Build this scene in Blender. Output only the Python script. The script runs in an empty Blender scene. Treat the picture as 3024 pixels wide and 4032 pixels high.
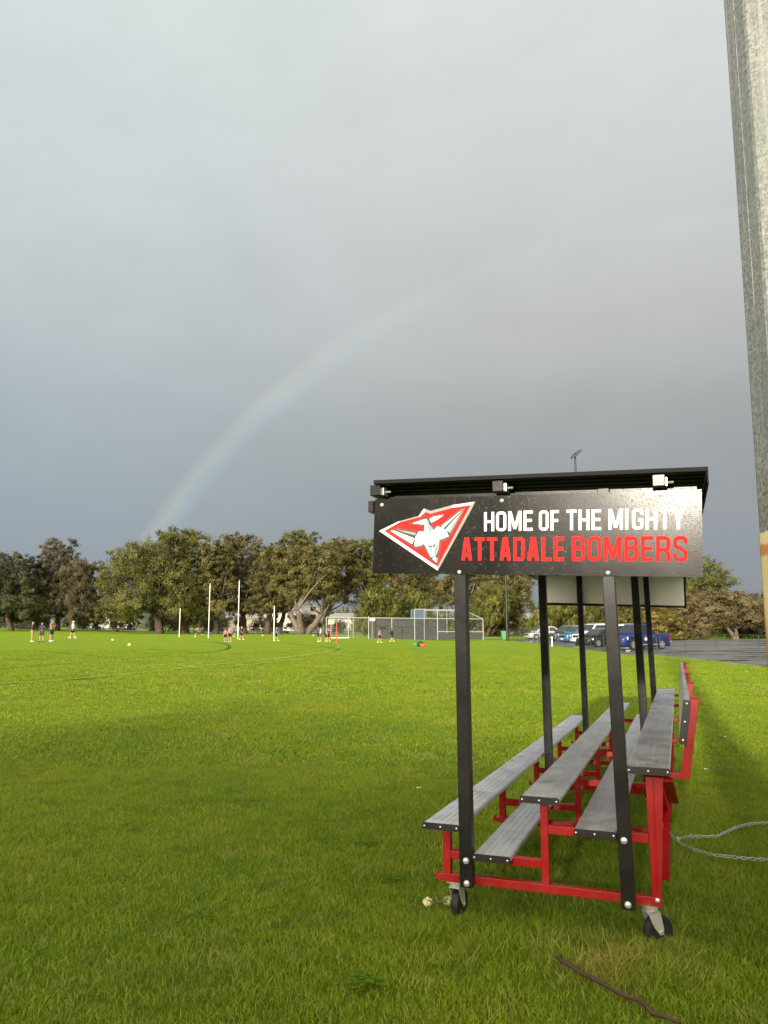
import bpy, bmesh, math, random
import numpy as np
from mathutils import Vector, Matrix, noise as mnoise

R = math.radians
sc = bpy.context.scene
COL = sc.collection

# ------------------------------------------------------------------ camera
F_PX = 3028.0                       # focal length in photo pixels (3024 x 4032)
PITCH = math.atan((2461 - 2016) / F_PX)
EYE = 1.5
cam = bpy.data.cameras.new('camera')
cam.sensor_fit = 'VERTICAL'
cam.sensor_height = 36.0
cam.lens = F_PX / 4032 * 36.0
cam.clip_start = 0.05
cam.clip_end = 5000
camo = bpy.data.objects.new('camera', cam)
camo.location = (0, 0, EYE)
camo.rotation_euler = (math.pi / 2 + PITCH, 0, 0)
COL.objects.link(camo)
sc.camera = camo

# ------------------------------------------------------------------ light
SUN_EL, SUN_AZ = 14.4, 19.5          # antisolar point lies 19.5 deg right of the view (centre of the rainbow)
anti = Vector((math.sin(R(SUN_AZ)) * math.cos(R(SUN_EL)), math.cos(R(SUN_AZ)) * math.cos(R(SUN_EL)), -math.sin(R(SUN_EL))))
sun = bpy.data.lights.new('sun', 'SUN')
sun.energy = 4.4
sun.angle = R(1.9)
sun.color = (1.0, 0.90, 0.74)
suno = bpy.data.objects.new('sun', sun)
suno.rotation_euler = anti.to_track_quat('-Z', 'Y').to_euler()
suno.location = (-20, -40, 30)
COL.objects.link(suno)
sc.view_settings.view_transform = 'Standard'
sc.view_settings.look = 'None'
sc.view_settings.gamma = 1
sc.view_settings.exposure = 0.5

world = bpy.data.worlds.new('World')
sc.world = world
world.use_nodes = True


class NT:
    """tiny node-tree helper"""
    def __init__(self, tree):
        self.t = tree
        self.n = tree.nodes
        self.l = tree.links

    def add(self, typ, **kw):
        nd = self.n.new(typ)
        for k, v in kw.items():
            setattr(nd, k, v)
        return nd

    def put(self, sock, v):
        if hasattr(v, 'is_output'):
            self.l.new(v, sock)
        elif v is not None:
            if isinstance(v, (tuple, list)) and len(v) == 3 and sock.type == 'RGBA':
                v = (*v, 1)
            sock.default_value = v

    def math(self, op, a, b=None, c=None, clamp=False):
        nd = self.add('ShaderNodeMath', operation=op, use_clamp=clamp)
        for i, v in enumerate((a, b, c)):
            if v is not None:
                self.put(nd.inputs[i], v)
        return nd.outputs[0]

    def vmath(self, op, a, b=None):
        nd = self.add('ShaderNodeVectorMath', operation=op)
        self.put(nd.inputs[0], a)
        if b is not None:
            self.put(nd.inputs[1], b)
        return nd.outputs['Value'] if op in ('DOT_PRODUCT', 'LENGTH') else nd.outputs[0]

    def mix(self, f, a, b, mode='MIX'):
        nd = self.add('ShaderNodeMix', data_type='RGBA', blend_type=mode)
        self.put(nd.inputs[0], f)
        self.put(nd.inputs[6], a)
        self.put(nd.inputs[7], b)
        return nd.outputs[2]

    def ramp(self, f, stops, interp='LINEAR'):
        nd = self.add('ShaderNodeValToRGB')
        cr = nd.color_ramp
        cr.interpolation = interp
        while len(cr.elements) < len(stops):
            cr.elements.new(0.5)
        for e, (p, c) in zip(cr.elements, stops):
            e.position = p
            e.color = (c, c, c, 1) if isinstance(c, (int, float)) else (*c, 1)
        self.put(nd.inputs[0], f)
        return nd.outputs[0]

    def rng(self, v, a, b, c=0.0, d=1.0, smooth=False):
        nd = self.add('ShaderNodeMapRange')
        if smooth:
            nd.interpolation_type = 'SMOOTHSTEP'
        for i, x in enumerate((v, a, b, c, d)):
            self.put(nd.inputs[i], x)
        return nd.outputs[0]

    def noise(self, vec, scale, detail=4.0, rough=0.55, dist=0.0):
        nd = self.add('ShaderNodeTexNoise')
        if vec is not None:
            self.l.new(vec, nd.inputs['Vector'])
        nd.inputs['Scale'].default_value = scale
        nd.inputs['Detail'].default_value = detail
        nd.inputs['Roughness'].default_value = rough
        nd.inputs['Distortion'].default_value = dist
        return nd.outputs[0]

    def scaled(self, vec, s):
        nd = self.add('ShaderNodeMapping')
        self.l.new(vec, nd.inputs[0])
        nd.inputs['Scale'].default_value = s
        return nd.outputs[0]


# overcast sky with a rainbow round the antisolar point, over a Nishita sky
w = NT(world.node_tree)
w.n.clear()
tc = w.add('ShaderNodeTexCoord')
dirv = w.vmath('NORMALIZE', tc.outputs['Generated'])
sep = w.add('ShaderNodeSeparateXYZ')
w.l.new(dirv, sep.inputs[0])
el = w.math('MULTIPLY', w.math('ARCSINE', sep.outputs[2]), 180 / math.pi)
az = w.math('MULTIPLY', w.math('ARCTAN2', sep.outputs[0], sep.outputs[1]), 180 / math.pi)
eln = w.rng(el, 0, 90)
SKY = .765                             # sky radiance against the exposure above
def sk(*st):
    return [(p_, (col_[0] * SKY * 1.035, col_[1] * SKY * 1.01, col_[2] * SKY * .955)) for p_, col_ in st]


left = w.ramp(eln, sk((0, (.26, .305, .375)), (.055, (.275, .322, .39)), (.095, (.312, .360, .425)), (.17, (.39, .45, .51)), (.23, (.475, .53, .58)), (.36, (.59, .65, .695)), (.47, (.65, .72, .76)), (1, (.80, .86, .90))))
right = w.ramp(eln, sk((0, (.225, .26, .32)), (.055, (.24, .275, .33)), (.095, (.27, .295, .34)), (.17, (.35, .375, .40)), (.23, (.45, .475, .495)), (.36, (.59, .63, .655)), (.47, (.67, .73, .76)), (1, (.80, .86, .90))))
sky = w.mix(w.rng(az, -28, 14, smooth=True), left, right)
cl1 = w.noise(w.scaled(dirv, (1.6, 1.6, 3.4)), 1.6, 5, .55, .6)
cl2 = w.noise(w.scaled(dirv, (1, 1, 2.2)), 6.5, 4, .5, .3)
cm = w.math('ADD', w.rng(cl1, .3, .7, .95, 1.05), w.rng(cl2, .3, .7, -.018, .018))
sky = w.mix(1.0, sky, cm, 'MULTIPLY')
ang = w.math('MULTIPLY', w.math('ARCCOSINE', w.vmath('DOT_PRODUCT', dirv, tuple(anti))), 180 / math.pi)
inside = w.rng(ang, 42.4, 39.0, 0, 1, smooth=True)
sky = w.mix(w.math('MULTIPLY', inside, .16), sky, (.66, .62, .56), 'SOFT_LIGHT')
bow = w.ramp(w.rng(ang, 39.85, 42.5), [(0.0, 0.0), (.16, (.10, .10, .16)), (.36, (.22, .52, .60)), (.5, (.48, .74, .50)), (.64, (.80, .78, .42)), (.8, (.62, .40, .30)), (1.0, 0.0)], 'EASE')
bfade = w.math('MULTIPLY', w.ramp(eln, [(0.0, 1.0), (.11, 1.0), (.17, .75), (.25, .46), (.29, .24), (.335, 0.0)]), w.rng(cl2, .3, .7, .8, 1.1))
bcol = w.mix(1.0, bow, w.math('MULTIPLY', bfade, .080), 'MULTIPLY')
sky = w.mix(1.0, sky, bcol, 'ADD')
# brighter, warmer cloud break round the sun behind the camera
sunside = w.rng(ang, 88, 150, 0, 1, smooth=True)
sky = w.mix(sunside, sky, (2.3, 2.0, 1.6))
nish = w.add('ShaderNodeTexSky', sky_type='NISHITA', sun_disc=False)
nish.sun_elevation = R(SUN_EL)
nish.sun_rotation = R(180 + SUN_AZ)
nish.air_density = 1.2
nish.dust_density = 2.0
bg1 = w.add('ShaderNodeBackground')
w.l.new(sky, bg1.inputs[0])
bg1.inputs[1].default_value = 1.0
bg2 = w.add('ShaderNodeBackground')
w.l.new(nish.outputs[0], bg2.inputs[0])
bg2.inputs[1].default_value = 0.08
mx = w.add('ShaderNodeMixShader')
mx.inputs[0].default_value = 0.06
w.l.new(bg1.outputs[0], mx.inputs[1])
w.l.new(bg2.outputs[0], mx.inputs[2])
wo = w.add('ShaderNodeOutputWorld')
w.l.new(mx.outputs[0], wo.inputs[0])

# ------------------------------------------------------------------ helpers


def ray(x, y):
    X, U = x - 1512, 2016 - y
    return np.array([X, F_PX * math.cos(PITCH) - U * math.sin(PITCH), F_PX * math.sin(PITCH) + U * math.cos(PITCH)]) / F_PX


def sstep(a, b, x):
    t = np.clip((np.asarray(x, float) - a) / (b - a), 0, 1)
    return t * t * (3 - 2 * t)


def gz(x, y):
    """height of the ground"""
    x = np.asarray(x, float)
    y = np.asarray(y, float)
    vv = (y - 3.83) / math.cos(R(20.68)) + (x - 1.3) * 0.0
    dip = -0.0152 * np.clip(vv, 0, 6.2)
    dip = dip * (1 - sstep(18, 45, y))
    low = -0.27 * sstep(-6, 10, x) * sstep(12, 30, y)
    bank = 0.7 * sstep(25, 70, -x) * sstep(90, 150, y)
    und = 0.03 * np.sin(x * .05 + 1.0) * np.sin(y * .043) * sstep(12, 40, y)
    return dip + low + bank + und * (1 - sstep(5, 12, x)) + sstep(5, 12, x) * 0.0


def at(x, y, D):
    """point of the photo's pixel at depth D"""
    r = ray(x, y)
    p = r * (D / r[1])
    return Vector((p[0], p[1], p[2] + EYE))


def gp(x, y):
    """ground point seen at a pixel of the photo"""
    r = ray(x, y)
    z = 0.0
    for _ in range(40):
        t = (z - EYE) / r[2]
        z = .5 * z + .5 * float(gz(r[0] * t, r[1] * t))
    t = (z - EYE) / r[2]
    return Vector((r[0] * t, r[1] * t, float(gz(r[0] * t, r[1] * t))))


def mat(name, col, rough=.6, metal=0.0, spec=.5, build=None, coat=0.0):
    m = bpy.data.materials.new(name)
    m.use_nodes = True
    nt = NT(m.node_tree)
    bs = m.node_tree.nodes['Principled BSDF']
    bs.inputs['Base Color'].default_value = (*col, 1)
    bs.inputs['Roughness'].default_value = rough
    bs.inputs['Metallic'].default_value = metal
    bs.inputs['Specular IOR Level'].default_value = spec
    bs.inputs['Coat Weight'].default_value = coat
    bs.inputs['Coat Roughness'].default_value = .08
    if build:
        build(nt, bs)
    return m


def bump(nt, bs, h, strength=.3, dist=.01):
    b = nt.add('ShaderNodeBump')
    b.inputs['Strength'].default_value = strength
    b.inputs['Distance'].default_value = dist
    nt.l.new(h, b.inputs['Height'])
    nt.l.new(b.outputs[0], bs.inputs['Normal'])


def ocoord(nt):
    return nt.add('ShaderNodeTexCoord').outputs['Object']


def gcoord(nt):
    return nt.add('ShaderNodeNewGeometry').outputs['Position']


def speckle(col, var=.25, scale=8, rough=.6, metal=0, bscale=None, bstr=.2, spec=.5):
    def f(nt, bs):
        n = nt.noise(ocoord(nt), scale, 5, .6)
        c = nt.mix(n, tuple(x * (1 - var) for x in col), tuple(min(1, x * (1 + var)) for x in col))
        nt.l.new(c, bs.inputs['Base Color'])
        nt.l.new(nt.rng(n, .3, .7, rough - .08, rough + .08), bs.inputs['Roughness'])
        if bscale:
            bump(nt, bs, nt.noise(ocoord(nt), bscale, 3, .6), bstr, .004)
    return f


class MB:
    """mesh builder"""
    def __init__(self):
        self.v = []
        self.f = []

    def quadbox(self, a, b):
        """axis aligned box"""
        x0, y0, z0 = a
        x1, y1, z1 = b
        i = len(self.v)
        self.v += [(x0, y0, z0), (x1, y0, z0), (x1, y1, z0), (x0, y1, z0), (x0, y0, z1), (x1, y0, z1), (x1, y1, z1), (x0, y1, z1)]
        self.f += [(i, i + 3, i + 2, i + 1), (i + 4, i + 5, i + 6, i + 7), (i, i + 1, i + 5, i + 4), (i + 1, i + 2, i + 6, i + 5), (i + 2, i + 3, i + 7, i + 6), (i + 3, i, i + 4, i + 7)]
        return self

    def hexa(self, p):
        i = len(self.v)
        self.v += [tuple(q) for q in p]
        self.f += [(i, i + 3, i + 2, i + 1), (i + 4, i + 5, i + 6, i + 7), (i, i + 1, i + 5, i + 4), (i + 1, i + 2, i + 6, i + 5), (i + 2, i + 3, i + 7, i + 6), (i + 3, i, i + 4, i + 7)]
        return self

    def bar(self, p, q, w, h, up=(0, 0, 1)):
        """box section from p to q"""
        p, q = Vector(p), Vector(q)
        d = (q - p).normalized()
        u = Vector(up)
        s = d.cross(u)
        if s.length < 1e-4:
            s = d.cross(Vector((0, 1, 0)))
        s.normalize()
        u = s.cross(d)
        s, u = s * w / 2, u * h / 2
        return self.hexa([p - s - u, p + s - u, q + s - u, q - s - u, p - s + u, p + s + u, q + s + u, q - s + u])

    def tube(self, pts, rad, n=8, cap=True):
        pts = [Vector(p) for p in pts]
        if not hasattr(rad, '__len__'):
            rad = [rad] * len(pts)
        i0 = len(self.v)
        up = Vector((0, 0, 1))
        prev = None
        for k, p in enumerate(pts):
            d = (pts[min(k + 1, len(pts) - 1)] - pts[max(k - 1, 0)])
            if d.length < 1e-9:
                d = Vector((0, 0, 1))
            d.normalize()
            if prev is None:
                a = up if abs(d.z) < .9 else Vector((1, 0, 0))
                s = d.cross(a).normalized()
            else:
                s = (prev - d * prev.dot(d)).normalized()
            prev = s
            t = d.cross(s)
            for j in range(n):
                th = 2 * math.pi * j / n
                self.v.append(tuple(p + (s * math.cos(th) + t * math.sin(th)) * rad[k]))
        for k in range(len(pts) - 1):
            for j in range(n):
                a = i0 + k * n + j
                b = i0 + k * n + (j + 1) % n
                self.f.append((a, a + n, b + n, b))
        if cap:
            self.f.append(tuple(i0 + j for j in range(n)))
            e = i0 + (len(pts) - 1) * n
            self.f.append(tuple(e + j for j in reversed(range(n))))
        return self

    def cyl(self, c, axis, r, h, n=20):
        c, a = Vector(c), Vector(axis).normalized()
        return self.tube([c - a * h / 2, c + a * h / 2], r, n)

    def lathe(self, c, axis, prof, n=20):
        """prof = list of (offset along axis, radius)"""
        c, a = Vector(c), Vector(axis).normalized()
        s = a.cross(Vector((0, 0, 1)) if abs(a.z) < .9 else Vector((1, 0, 0))).normalized()
        t = a.cross(s)
        i0 = len(self.v)
        for o, r in prof:
            for j in range(n):
                th = 2 * math.pi * j / n
                self.v.append(tuple(c + a * o + (s * math.cos(th) + t * math.sin(th)) * r))
        for k in range(len(prof) - 1):
            for j in range(n):
                x = i0 + k * n + j
                y = i0 + k * n + (j + 1) % n
                self.f.append((x, x + n, y + n, y))
        self.f.append(tuple(i0 + j for j in range(n)))
        e = i0 + (len(prof) - 1) * n
        self.f.append(tuple(e + j for j in reversed(range(n))))
        return self

    def ball(self, c, r, n=12, m=8):
        c = Vector(c)
        if not hasattr(r, '__len__'):
            r = (r, r, r)
        i0 = len(self.v)
        self.v.append((c.x, c.y, c.z - r[2]))
        for k in range(1, m):
            ph = -math.pi / 2 + math.pi * k / m
            for j in range(n):
                th = 2 * math.pi * j / n
                self.v.append((c.x + r[0] * math.cos(ph) * math.cos(th), c.y + r[1] * math.cos(ph) * math.sin(th), c.z + r[2] * math.sin(ph)))
        self.v.append((c.x, c.y, c.z + r[2]))
        for j in range(n):
            self.f.append((i0, i0 + 1 + (j + 1) % n, i0 + 1 + j))
            e = i0 + 1 + (m - 2) * n
            self.f.append((len(self.v) - 1, e + j, e + (j + 1) % n))
        for k in range(m - 2):
            for j in range(n):
                a = i0 + 1 + k * n + j
                b = i0 + 1 + k * n + (j + 1) % n
                self.f.append((a, b, b + n, a + n))
        return self

    def prism(self, pts, y0, y1):
        """polygon in (x, z), extruded along y from y0 to y1"""
        i = len(self.v)
        n = len(pts)
        self.v += [(x, y0, z) for x, z in pts] + [(x, y1, z) for x, z in pts]
        self.f.append(tuple(i + k for k in range(n)))
        self.f.append(tuple(i + n + k for k in reversed(range(n))))
        for k in range(n):
            a, b = i + k, i + (k + 1) % n
            self.f.append((b, a, a + n, b + n))
        return self

    def build(self, name, m, parent=None, smooth=False, bevel=0.0, fix=True):
        me = bpy.data.meshes.new(name)
        me.from_pydata([tuple(v) for v in self.v], [], self.f)
        if fix:
            bm = bmesh.new()
            bm.from_mesh(me)
            bmesh.ops.recalc_face_normals(bm, faces=bm.faces)
            if bevel:
                bmesh.ops.bevel(bm, geom=[e for e in bm.edges if len(e.link_faces) == 2 and e.calc_face_angle(0) > .6], offset=bevel, segments=2, profile=.5, affect='EDGES', clamp_overlap=True)
            bm.to_mesh(me)
            bm.free()
        if smooth:
            me.shade_smooth() if hasattr(me, 'shade_smooth') else None
            me.polygons.foreach_set('use_smooth', [True] * len(me.polygons))
            if smooth != 'all':
                try:
                    me.set_sharp_from_angle(angle=R(38))
                except Exception:
                    pass
        me.materials.append(m)
        o = bpy.data.objects.new(name, me)
        COL.objects.link(o)
        if parent is not None:
            o.parent = parent
        return o


def tag(o, label=None, cat=None, group=None, kind=None):
    if label:
        o['label'] = label
    if cat:
        o['category'] = cat
    if group:
        o['group'] = group
    if kind:
        o['kind'] = kind
    return o


def empty(name, loc=(0, 0, 0), rz=0.0, label=None, cat=None, group=None):
    o = bpy.data.objects.new(name, None)
    o.empty_display_size = .2
    o.location = loc
    o.rotation_euler = (0, 0, rz)
    COL.objects.link(o)
    return tag(o, label, cat, group)


def copy_tree(o, parent=None):
    c = o.copy()
    COL.objects.link(c)
    c.parent = parent
    for ch in [x for x in o.children]:
        copy_tree(ch, c)
    return c


def np_mesh(name, verts, faces_n, idx, m, attrs=None, parent=None):
    """fast mesh from arrays: every face has faces_n corners"""
    me = bpy.data.meshes.new(name)
    nv = len(verts)
    nf = len(idx) // faces_n
    me.vertices.add(nv)
    me.vertices.foreach_set('co', np.asarray(verts, np.float32).ravel())
    me.loops.add(len(idx))
    me.loops.foreach_set('vertex_index', np.asarray(idx, np.int32))
    me.polygons.add(nf)
    me.polygons.foreach_set('loop_start', np.arange(nf, dtype=np.int32) * faces_n)
    me.update(calc_edges=True)
    for k, a in (attrs or {}).items():
        at_ = me.attributes.new(k, 'FLOAT', 'FACE')
        at_.data.foreach_set('value', np.asarray(a, np.float32))
    if m:
        me.materials.append(m)
    o = bpy.data.objects.new(name, me)
    COL.objects.link(o)
    if parent is not None:
        o.parent = parent
    return o


# ------------------------------------------------------------------ materials
def m_ground(nt, bs):
    P = gcoord(nt)
    n1 = nt.noise(P, .22, 4, .6)
    n2 = nt.noise(P, 1.6, 5, .65)
    n3 = nt.noise(P, 14, 5, .7)
    n4 = nt.noise(P, 90, 3, .7)
    st = nt.noise(nt.scaled(P, (.10, .9, 1)), 1.0, 5, .65)
    c = nt.mix(nt.rng(n1, .35, .65), (.165, .278, .009), (.212, .322, .010))
    c = nt.mix(nt.rng(n2, .35, .7), c, (.240, .330, .010), 'MIX')
    c = nt.mix(nt.math('MULTIPLY', nt.rng(st, .45, .65), .55), c, (.135, .250, .009))
    f = nt.math('MULTIPLY', nt.rng(n3, .3, .72, .62, 1.25), nt.rng(n4, .3, .7, .72, 1.22))
    c = nt.mix(1.0, c, f, 'MULTIPLY')
    # under the real blades the sheet is thatch and soil, darker
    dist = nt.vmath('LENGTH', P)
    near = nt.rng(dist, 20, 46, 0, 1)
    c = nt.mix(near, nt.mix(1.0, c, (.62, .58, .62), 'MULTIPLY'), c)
    nt.l.new(c, bs.inputs['Base Color'])
    h = nt.math('ADD', nt.math('MULTIPLY', n3, .6), n4)
    bump(nt, bs, h, .9, .05)


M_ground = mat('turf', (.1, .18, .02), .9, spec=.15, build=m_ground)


def m_blade(nt, bs):
    oi = nt.add('ShaderNodeObjectInfo')
    P = oi.outputs['Location']
    r = oi.outputs['Random']
    n1 = nt.noise(P, .45, 3, .6)
    n2 = nt.noise(P, 3.2, 3, .6)
    c = nt.mix(r, (.125, .222, .010), (.222, .315, .013))
    c = nt.mix(nt.rng(n1, .38, .68), c, (.240, .305, .013))
    c = nt.mix(nt.math('MULTIPLY', nt.rng(n2, .5, .75), .7), c, (.085, .165, .014))
    dv = nt.vmath('LENGTH', nt.vmath('MULTIPLY', nt.vmath('SUBTRACT', P, (1.02, 3.72, 0)), (1, 1.1, 0)))
    patch = nt.math('MULTIPLY', nt.rng(dv, .42, .05, 0, 1, smooth=True), nt.rng(nt.noise(P, 9, 3, .6), .35, .6))
    c = nt.mix(nt.math('MULTIPLY', patch, .75), c, (.36, .30, .07))
    dry = nt.math('GREATER_THAN', nt.math('FRACT', nt.math('MULTIPLY', r, 37.3)), .93)
    c = nt.mix(nt.math('MULTIPLY', dry, .6), c, (.34, .30, .10))
    a = nt.add('ShaderNodeAttribute', attribute_name='bv')
    c = nt.mix(1.0, c, nt.rng(a.outputs['Fac'], 0, 1, .72, 1.32), 'MULTIPLY')
    nt.l.new(c, bs.inputs['Base Color'])
    tr = nt.add('ShaderNodeBsdfTranslucent')
    nt.l.new(c, tr.inputs[0])
    mx_ = nt.add('ShaderNodeMixShader')
    mx_.inputs[0].default_value = .35
    nt.l.new(bs.outputs[0], mx_.inputs[1])
    nt.l.new(tr.outputs[0], mx_.inputs[2])
    out = [n for n in nt.n if n.type == 'OUTPUT_MATERIAL'][0]
    nt.l.new(mx_.outputs[0], out.inputs[0])


M_blade = mat('grass_blade', (.1, .2, .02), .5, spec=.3, build=m_blade)


def leafmat(name, dark, light, third=None, sc_=.35):
    def f(nt, bs):
        P = gcoord(nt)
        a = nt.add('ShaderNodeAttribute', attribute_name='tint')
        n = nt.noise(P, sc_, 3, .6)
        c = nt.mix(nt.rng(n, .35, .65), dark, light)
        if third:
            n2 = nt.noise(P, sc_ * 2.3, 3, .6)
            c = nt.mix(nt.math('MULTIPLY', nt.rng(n2, .5, .72), .8), c, third)
        c = nt.mix(1.0, c, nt.rng(a.outputs['Fac'], 0, 1, .45, 1.55), 'MULTIPLY')
        nt.l.new(c, bs.inputs['Base Color'])
    return mat(name, light, .55, spec=.3, build=f)


L_OLIVE = leafmat('leaf_olive', (.052, .056, .014), (.120, .106, .026), (.150, .110, .028))
L_GREEN = leafmat('leaf_green', (.042, .054, .011), (.112, .112, .020), (.145, .122, .022))
L_GREY = leafmat('leaf_grey', (.052, .048, .024), (.100, .084, .038), (.095, .070, .030))
L_DARK = leafmat('leaf_dark', (.026, .034, .011), (.064, .066, .019), (.078, .064, .022))
L_WEEP = leafmat('leaf_weeping', (.060, .076, .012), (.125, .122, .018), (.10, .10, .016))
L_BROWN = leafmat('leaf_brown', (.080, .064, .026), (.150, .112, .050), (.105, .098, .030))
L_YELL = leafmat('leaf_yellowgreen', (.080, .076, .016), (.150, .120, .024), (.13, .09, .02))


def m_bark(c1, c2):
    def f(nt, bs):
        n = nt.noise(nt.scaled(ocoord(nt), (1, 1, .25)), 5, 5, .7)
        nt.l.new(nt.mix(nt.rng(n, .3, .7), c1, c2), bs.inputs['Base Color'])
        bump(nt, bs, n, .6, .05)
    return f


M_bark = mat('bark', (.08, .06, .04), .9, spec=.1, build=m_bark((.045, .032, .022), (.125, .095, .068)))
M_bark_pale = mat('pale_bark', (.3, .25, .2), .85, spec=.1, build=m_bark((.09, .070, .055), (.23, .185, .145)))


def m_black(nt, bs):
    P = ocoord(nt)
    v = nt.add('ShaderNodeTexVoronoi')
    nt.l.new(P, v.inputs['Vector'])
    v.inputs['Scale'].default_value = 190
    n = nt.noise(P, 60, 4, .7)
    drop = nt.math('MULTIPLY', nt.rng(v.outputs['Distance'], .16, .34, 1, 0, smooth=True), nt.math('GREATER_THAN', n, .52))
    big = nt.noise(P, 3.5, 4, .6)
    c = nt.mix(nt.rng(big, .35, .7), (.010, .010, .010), (.018, .017, .016))
    nt.l.new(c, bs.inputs['Base Color'])
    nt.l.new(nt.rng(big, .3, .7, .22, .32), bs.inputs['Roughness'])
    bump(nt, bs, nt.math('ADD', drop, nt.math('MULTIPLY', nt.noise(P, 240, 2, .5), .35)), .55, .0015)


M_black = mat('black_powdercoat', (.012, .012, .012), .38, spec=.25, build=m_black)
M_roofk = mat('roof_sheet_black', (.008, .008, .008), .7, spec=.2)
M_dark = mat('black_plastic', (.010, .010, .010), .42, spec=.45)


def m_sign(nt, bs):
    P = ocoord(nt)
    v = nt.add('ShaderNodeTexVoronoi')
    nt.l.new(P, v.inputs['Vector'])
    v.inputs['Scale'].default_value = 130
    sp = nt.add('ShaderNodeSeparateXYZ')
    nt.l.new(P, sp.inputs[0])
    side = nt.rng(sp.outputs[0], -.75, .2)
    n = nt.noise(P, 38, 4, .7)
    drop = nt.math('MULTIPLY', nt.rng(v.outputs['Distance'], .12, .36, 1, 0, smooth=True), nt.math('GREATER_THAN', nt.math('ADD', n, nt.math('MULTIPLY', side, .14)), .56))
    big = nt.noise(nt.scaled(P, (1, 1, .5)), 3.2, 4, .6)
    c = nt.mix(nt.rng(big, .35, .7), (.009, .0085, .008), (.015, .014, .012))
    # pale scuffs along the worn right and bottom edges
    scn = nt.noise(P, 85, 4, .75)
    edge = nt.math('MAXIMUM', nt.rng(sp.outputs[0], .12, .27), nt.math('MULTIPLY', nt.rng(sp.outputs[2], 1.76, 1.725), nt.rng(sp.outputs[0], -.15, .1)))
    sc2 = nt.math('MULTIPLY', nt.math('GREATER_THAN', scn, .665), edge)
    c = nt.mix(sc2, c, (.45, .46, .44))
    nt.l.new(c, bs.inputs['Base Color'])
    nt.l.new(nt.rng(big, .3, .7, .17, .22), bs.inputs['Roughness'])
    bump(nt, bs, nt.math('ADD', drop, nt.math('MULTIPLY', nt.noise(P, 120, 3, .6), .3)), .20, .0012)


M_sign = mat('sign_black', (.010, .010, .009), .3, spec=.22, build=m_sign)
M_signwhite = mat('sign_white_paint', (.84, .84, .82), .7, spec=.15, build=speckle((.84, .84, .82), .03, 30, .7))
M_signred = mat('sign_red_paint', (.80, .020, .016), .7, spec=.15, build=speckle((.80, .018, .016), .06, 30, .7))
M_signgrey = mat('sign_grey_paint', (.27, .28, .265), .7, spec=.15)
M_signblack = mat('sign_ink', (.012, .011, .012), .45)
M_backwhite = mat('panel_back_white', (.74, .73, .66), .5, build=speckle((.72, .71, .64), .10, 5, .5, bscale=60))


def m_red(nt, bs):
    P = ocoord(nt)
    n = nt.noise(P, 5, 5, .65)
    n2 = nt.noise(P, 42, 4, .7)
    c = nt.mix(nt.rng(n, .3, .7), (.23, .0012, .002), (.34, .002, .003))
    c = nt.mix(nt.rng(nt.noise(P, 55, 5, .8), .66, .72), c, (.10, .020, .014))
    sz_ = nt.add('ShaderNodeSeparateXYZ')
    nt.l.new(P, sz_.inputs[0])
    mud = nt.math('MULTIPLY', nt.rng(sz_.outputs[2], .30, .19), nt.rng(nt.noise(P, 22, 5, .75), .48, .62))
    c = nt.mix(nt.math('MULTIPLY', mud, .55), c, (.07, .055, .025))
    nt.l.new(c, bs.inputs['Base Color'])
    nt.l.new(nt.rng(n, .3, .7, .30, .46), bs.inputs['Roughness'])
    bump(nt, bs, n2, .10, .002)


M_red = mat('red_paint', (.5, .01, .01), .35, spec=.5, build=m_red)


def m_alu(nt, bs):
    P = ocoord(nt)
    n = nt.noise(nt.scaled(P, (9, 1.1, 9)), 3.0, 5, .65)
    n2 = nt.noise(P, 9, 5, .7)
    n3 = nt.noise(nt.scaled(P, (40, 1.2, 40)), 4, 3, .6)
    wet = nt.rng(nt.noise(P, 4.5, 4, .6, .3), .44, .66)
    c = nt.mix(nt.rng(n, .3, .7), (.66, .67, .69), (.78, .79, .81))
    c = nt.mix(nt.math('MULTIPLY', nt.rng(n2, .45, .7), .28), c, (.42, .42, .42))
    c = nt.mix(nt.math('MULTIPLY', nt.rng(n3, .62, .78), .35), c, (.88, .88, .86))
    c = nt.mix(nt.math('MULTIPLY', wet, .35), c, (.34, .34, .34))
    nt.l.new(c, bs.inputs['Base Color'])
    nt.l.new(nt.rng(wet, 0, 1, .46, .24), bs.inputs['Roughness'])
    bump(nt, bs, n3, .05, .0006)


M_alu = mat('anodised_aluminium', (.4, .41, .42), .4, metal=.75, spec=.5, build=m_alu)


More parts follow.
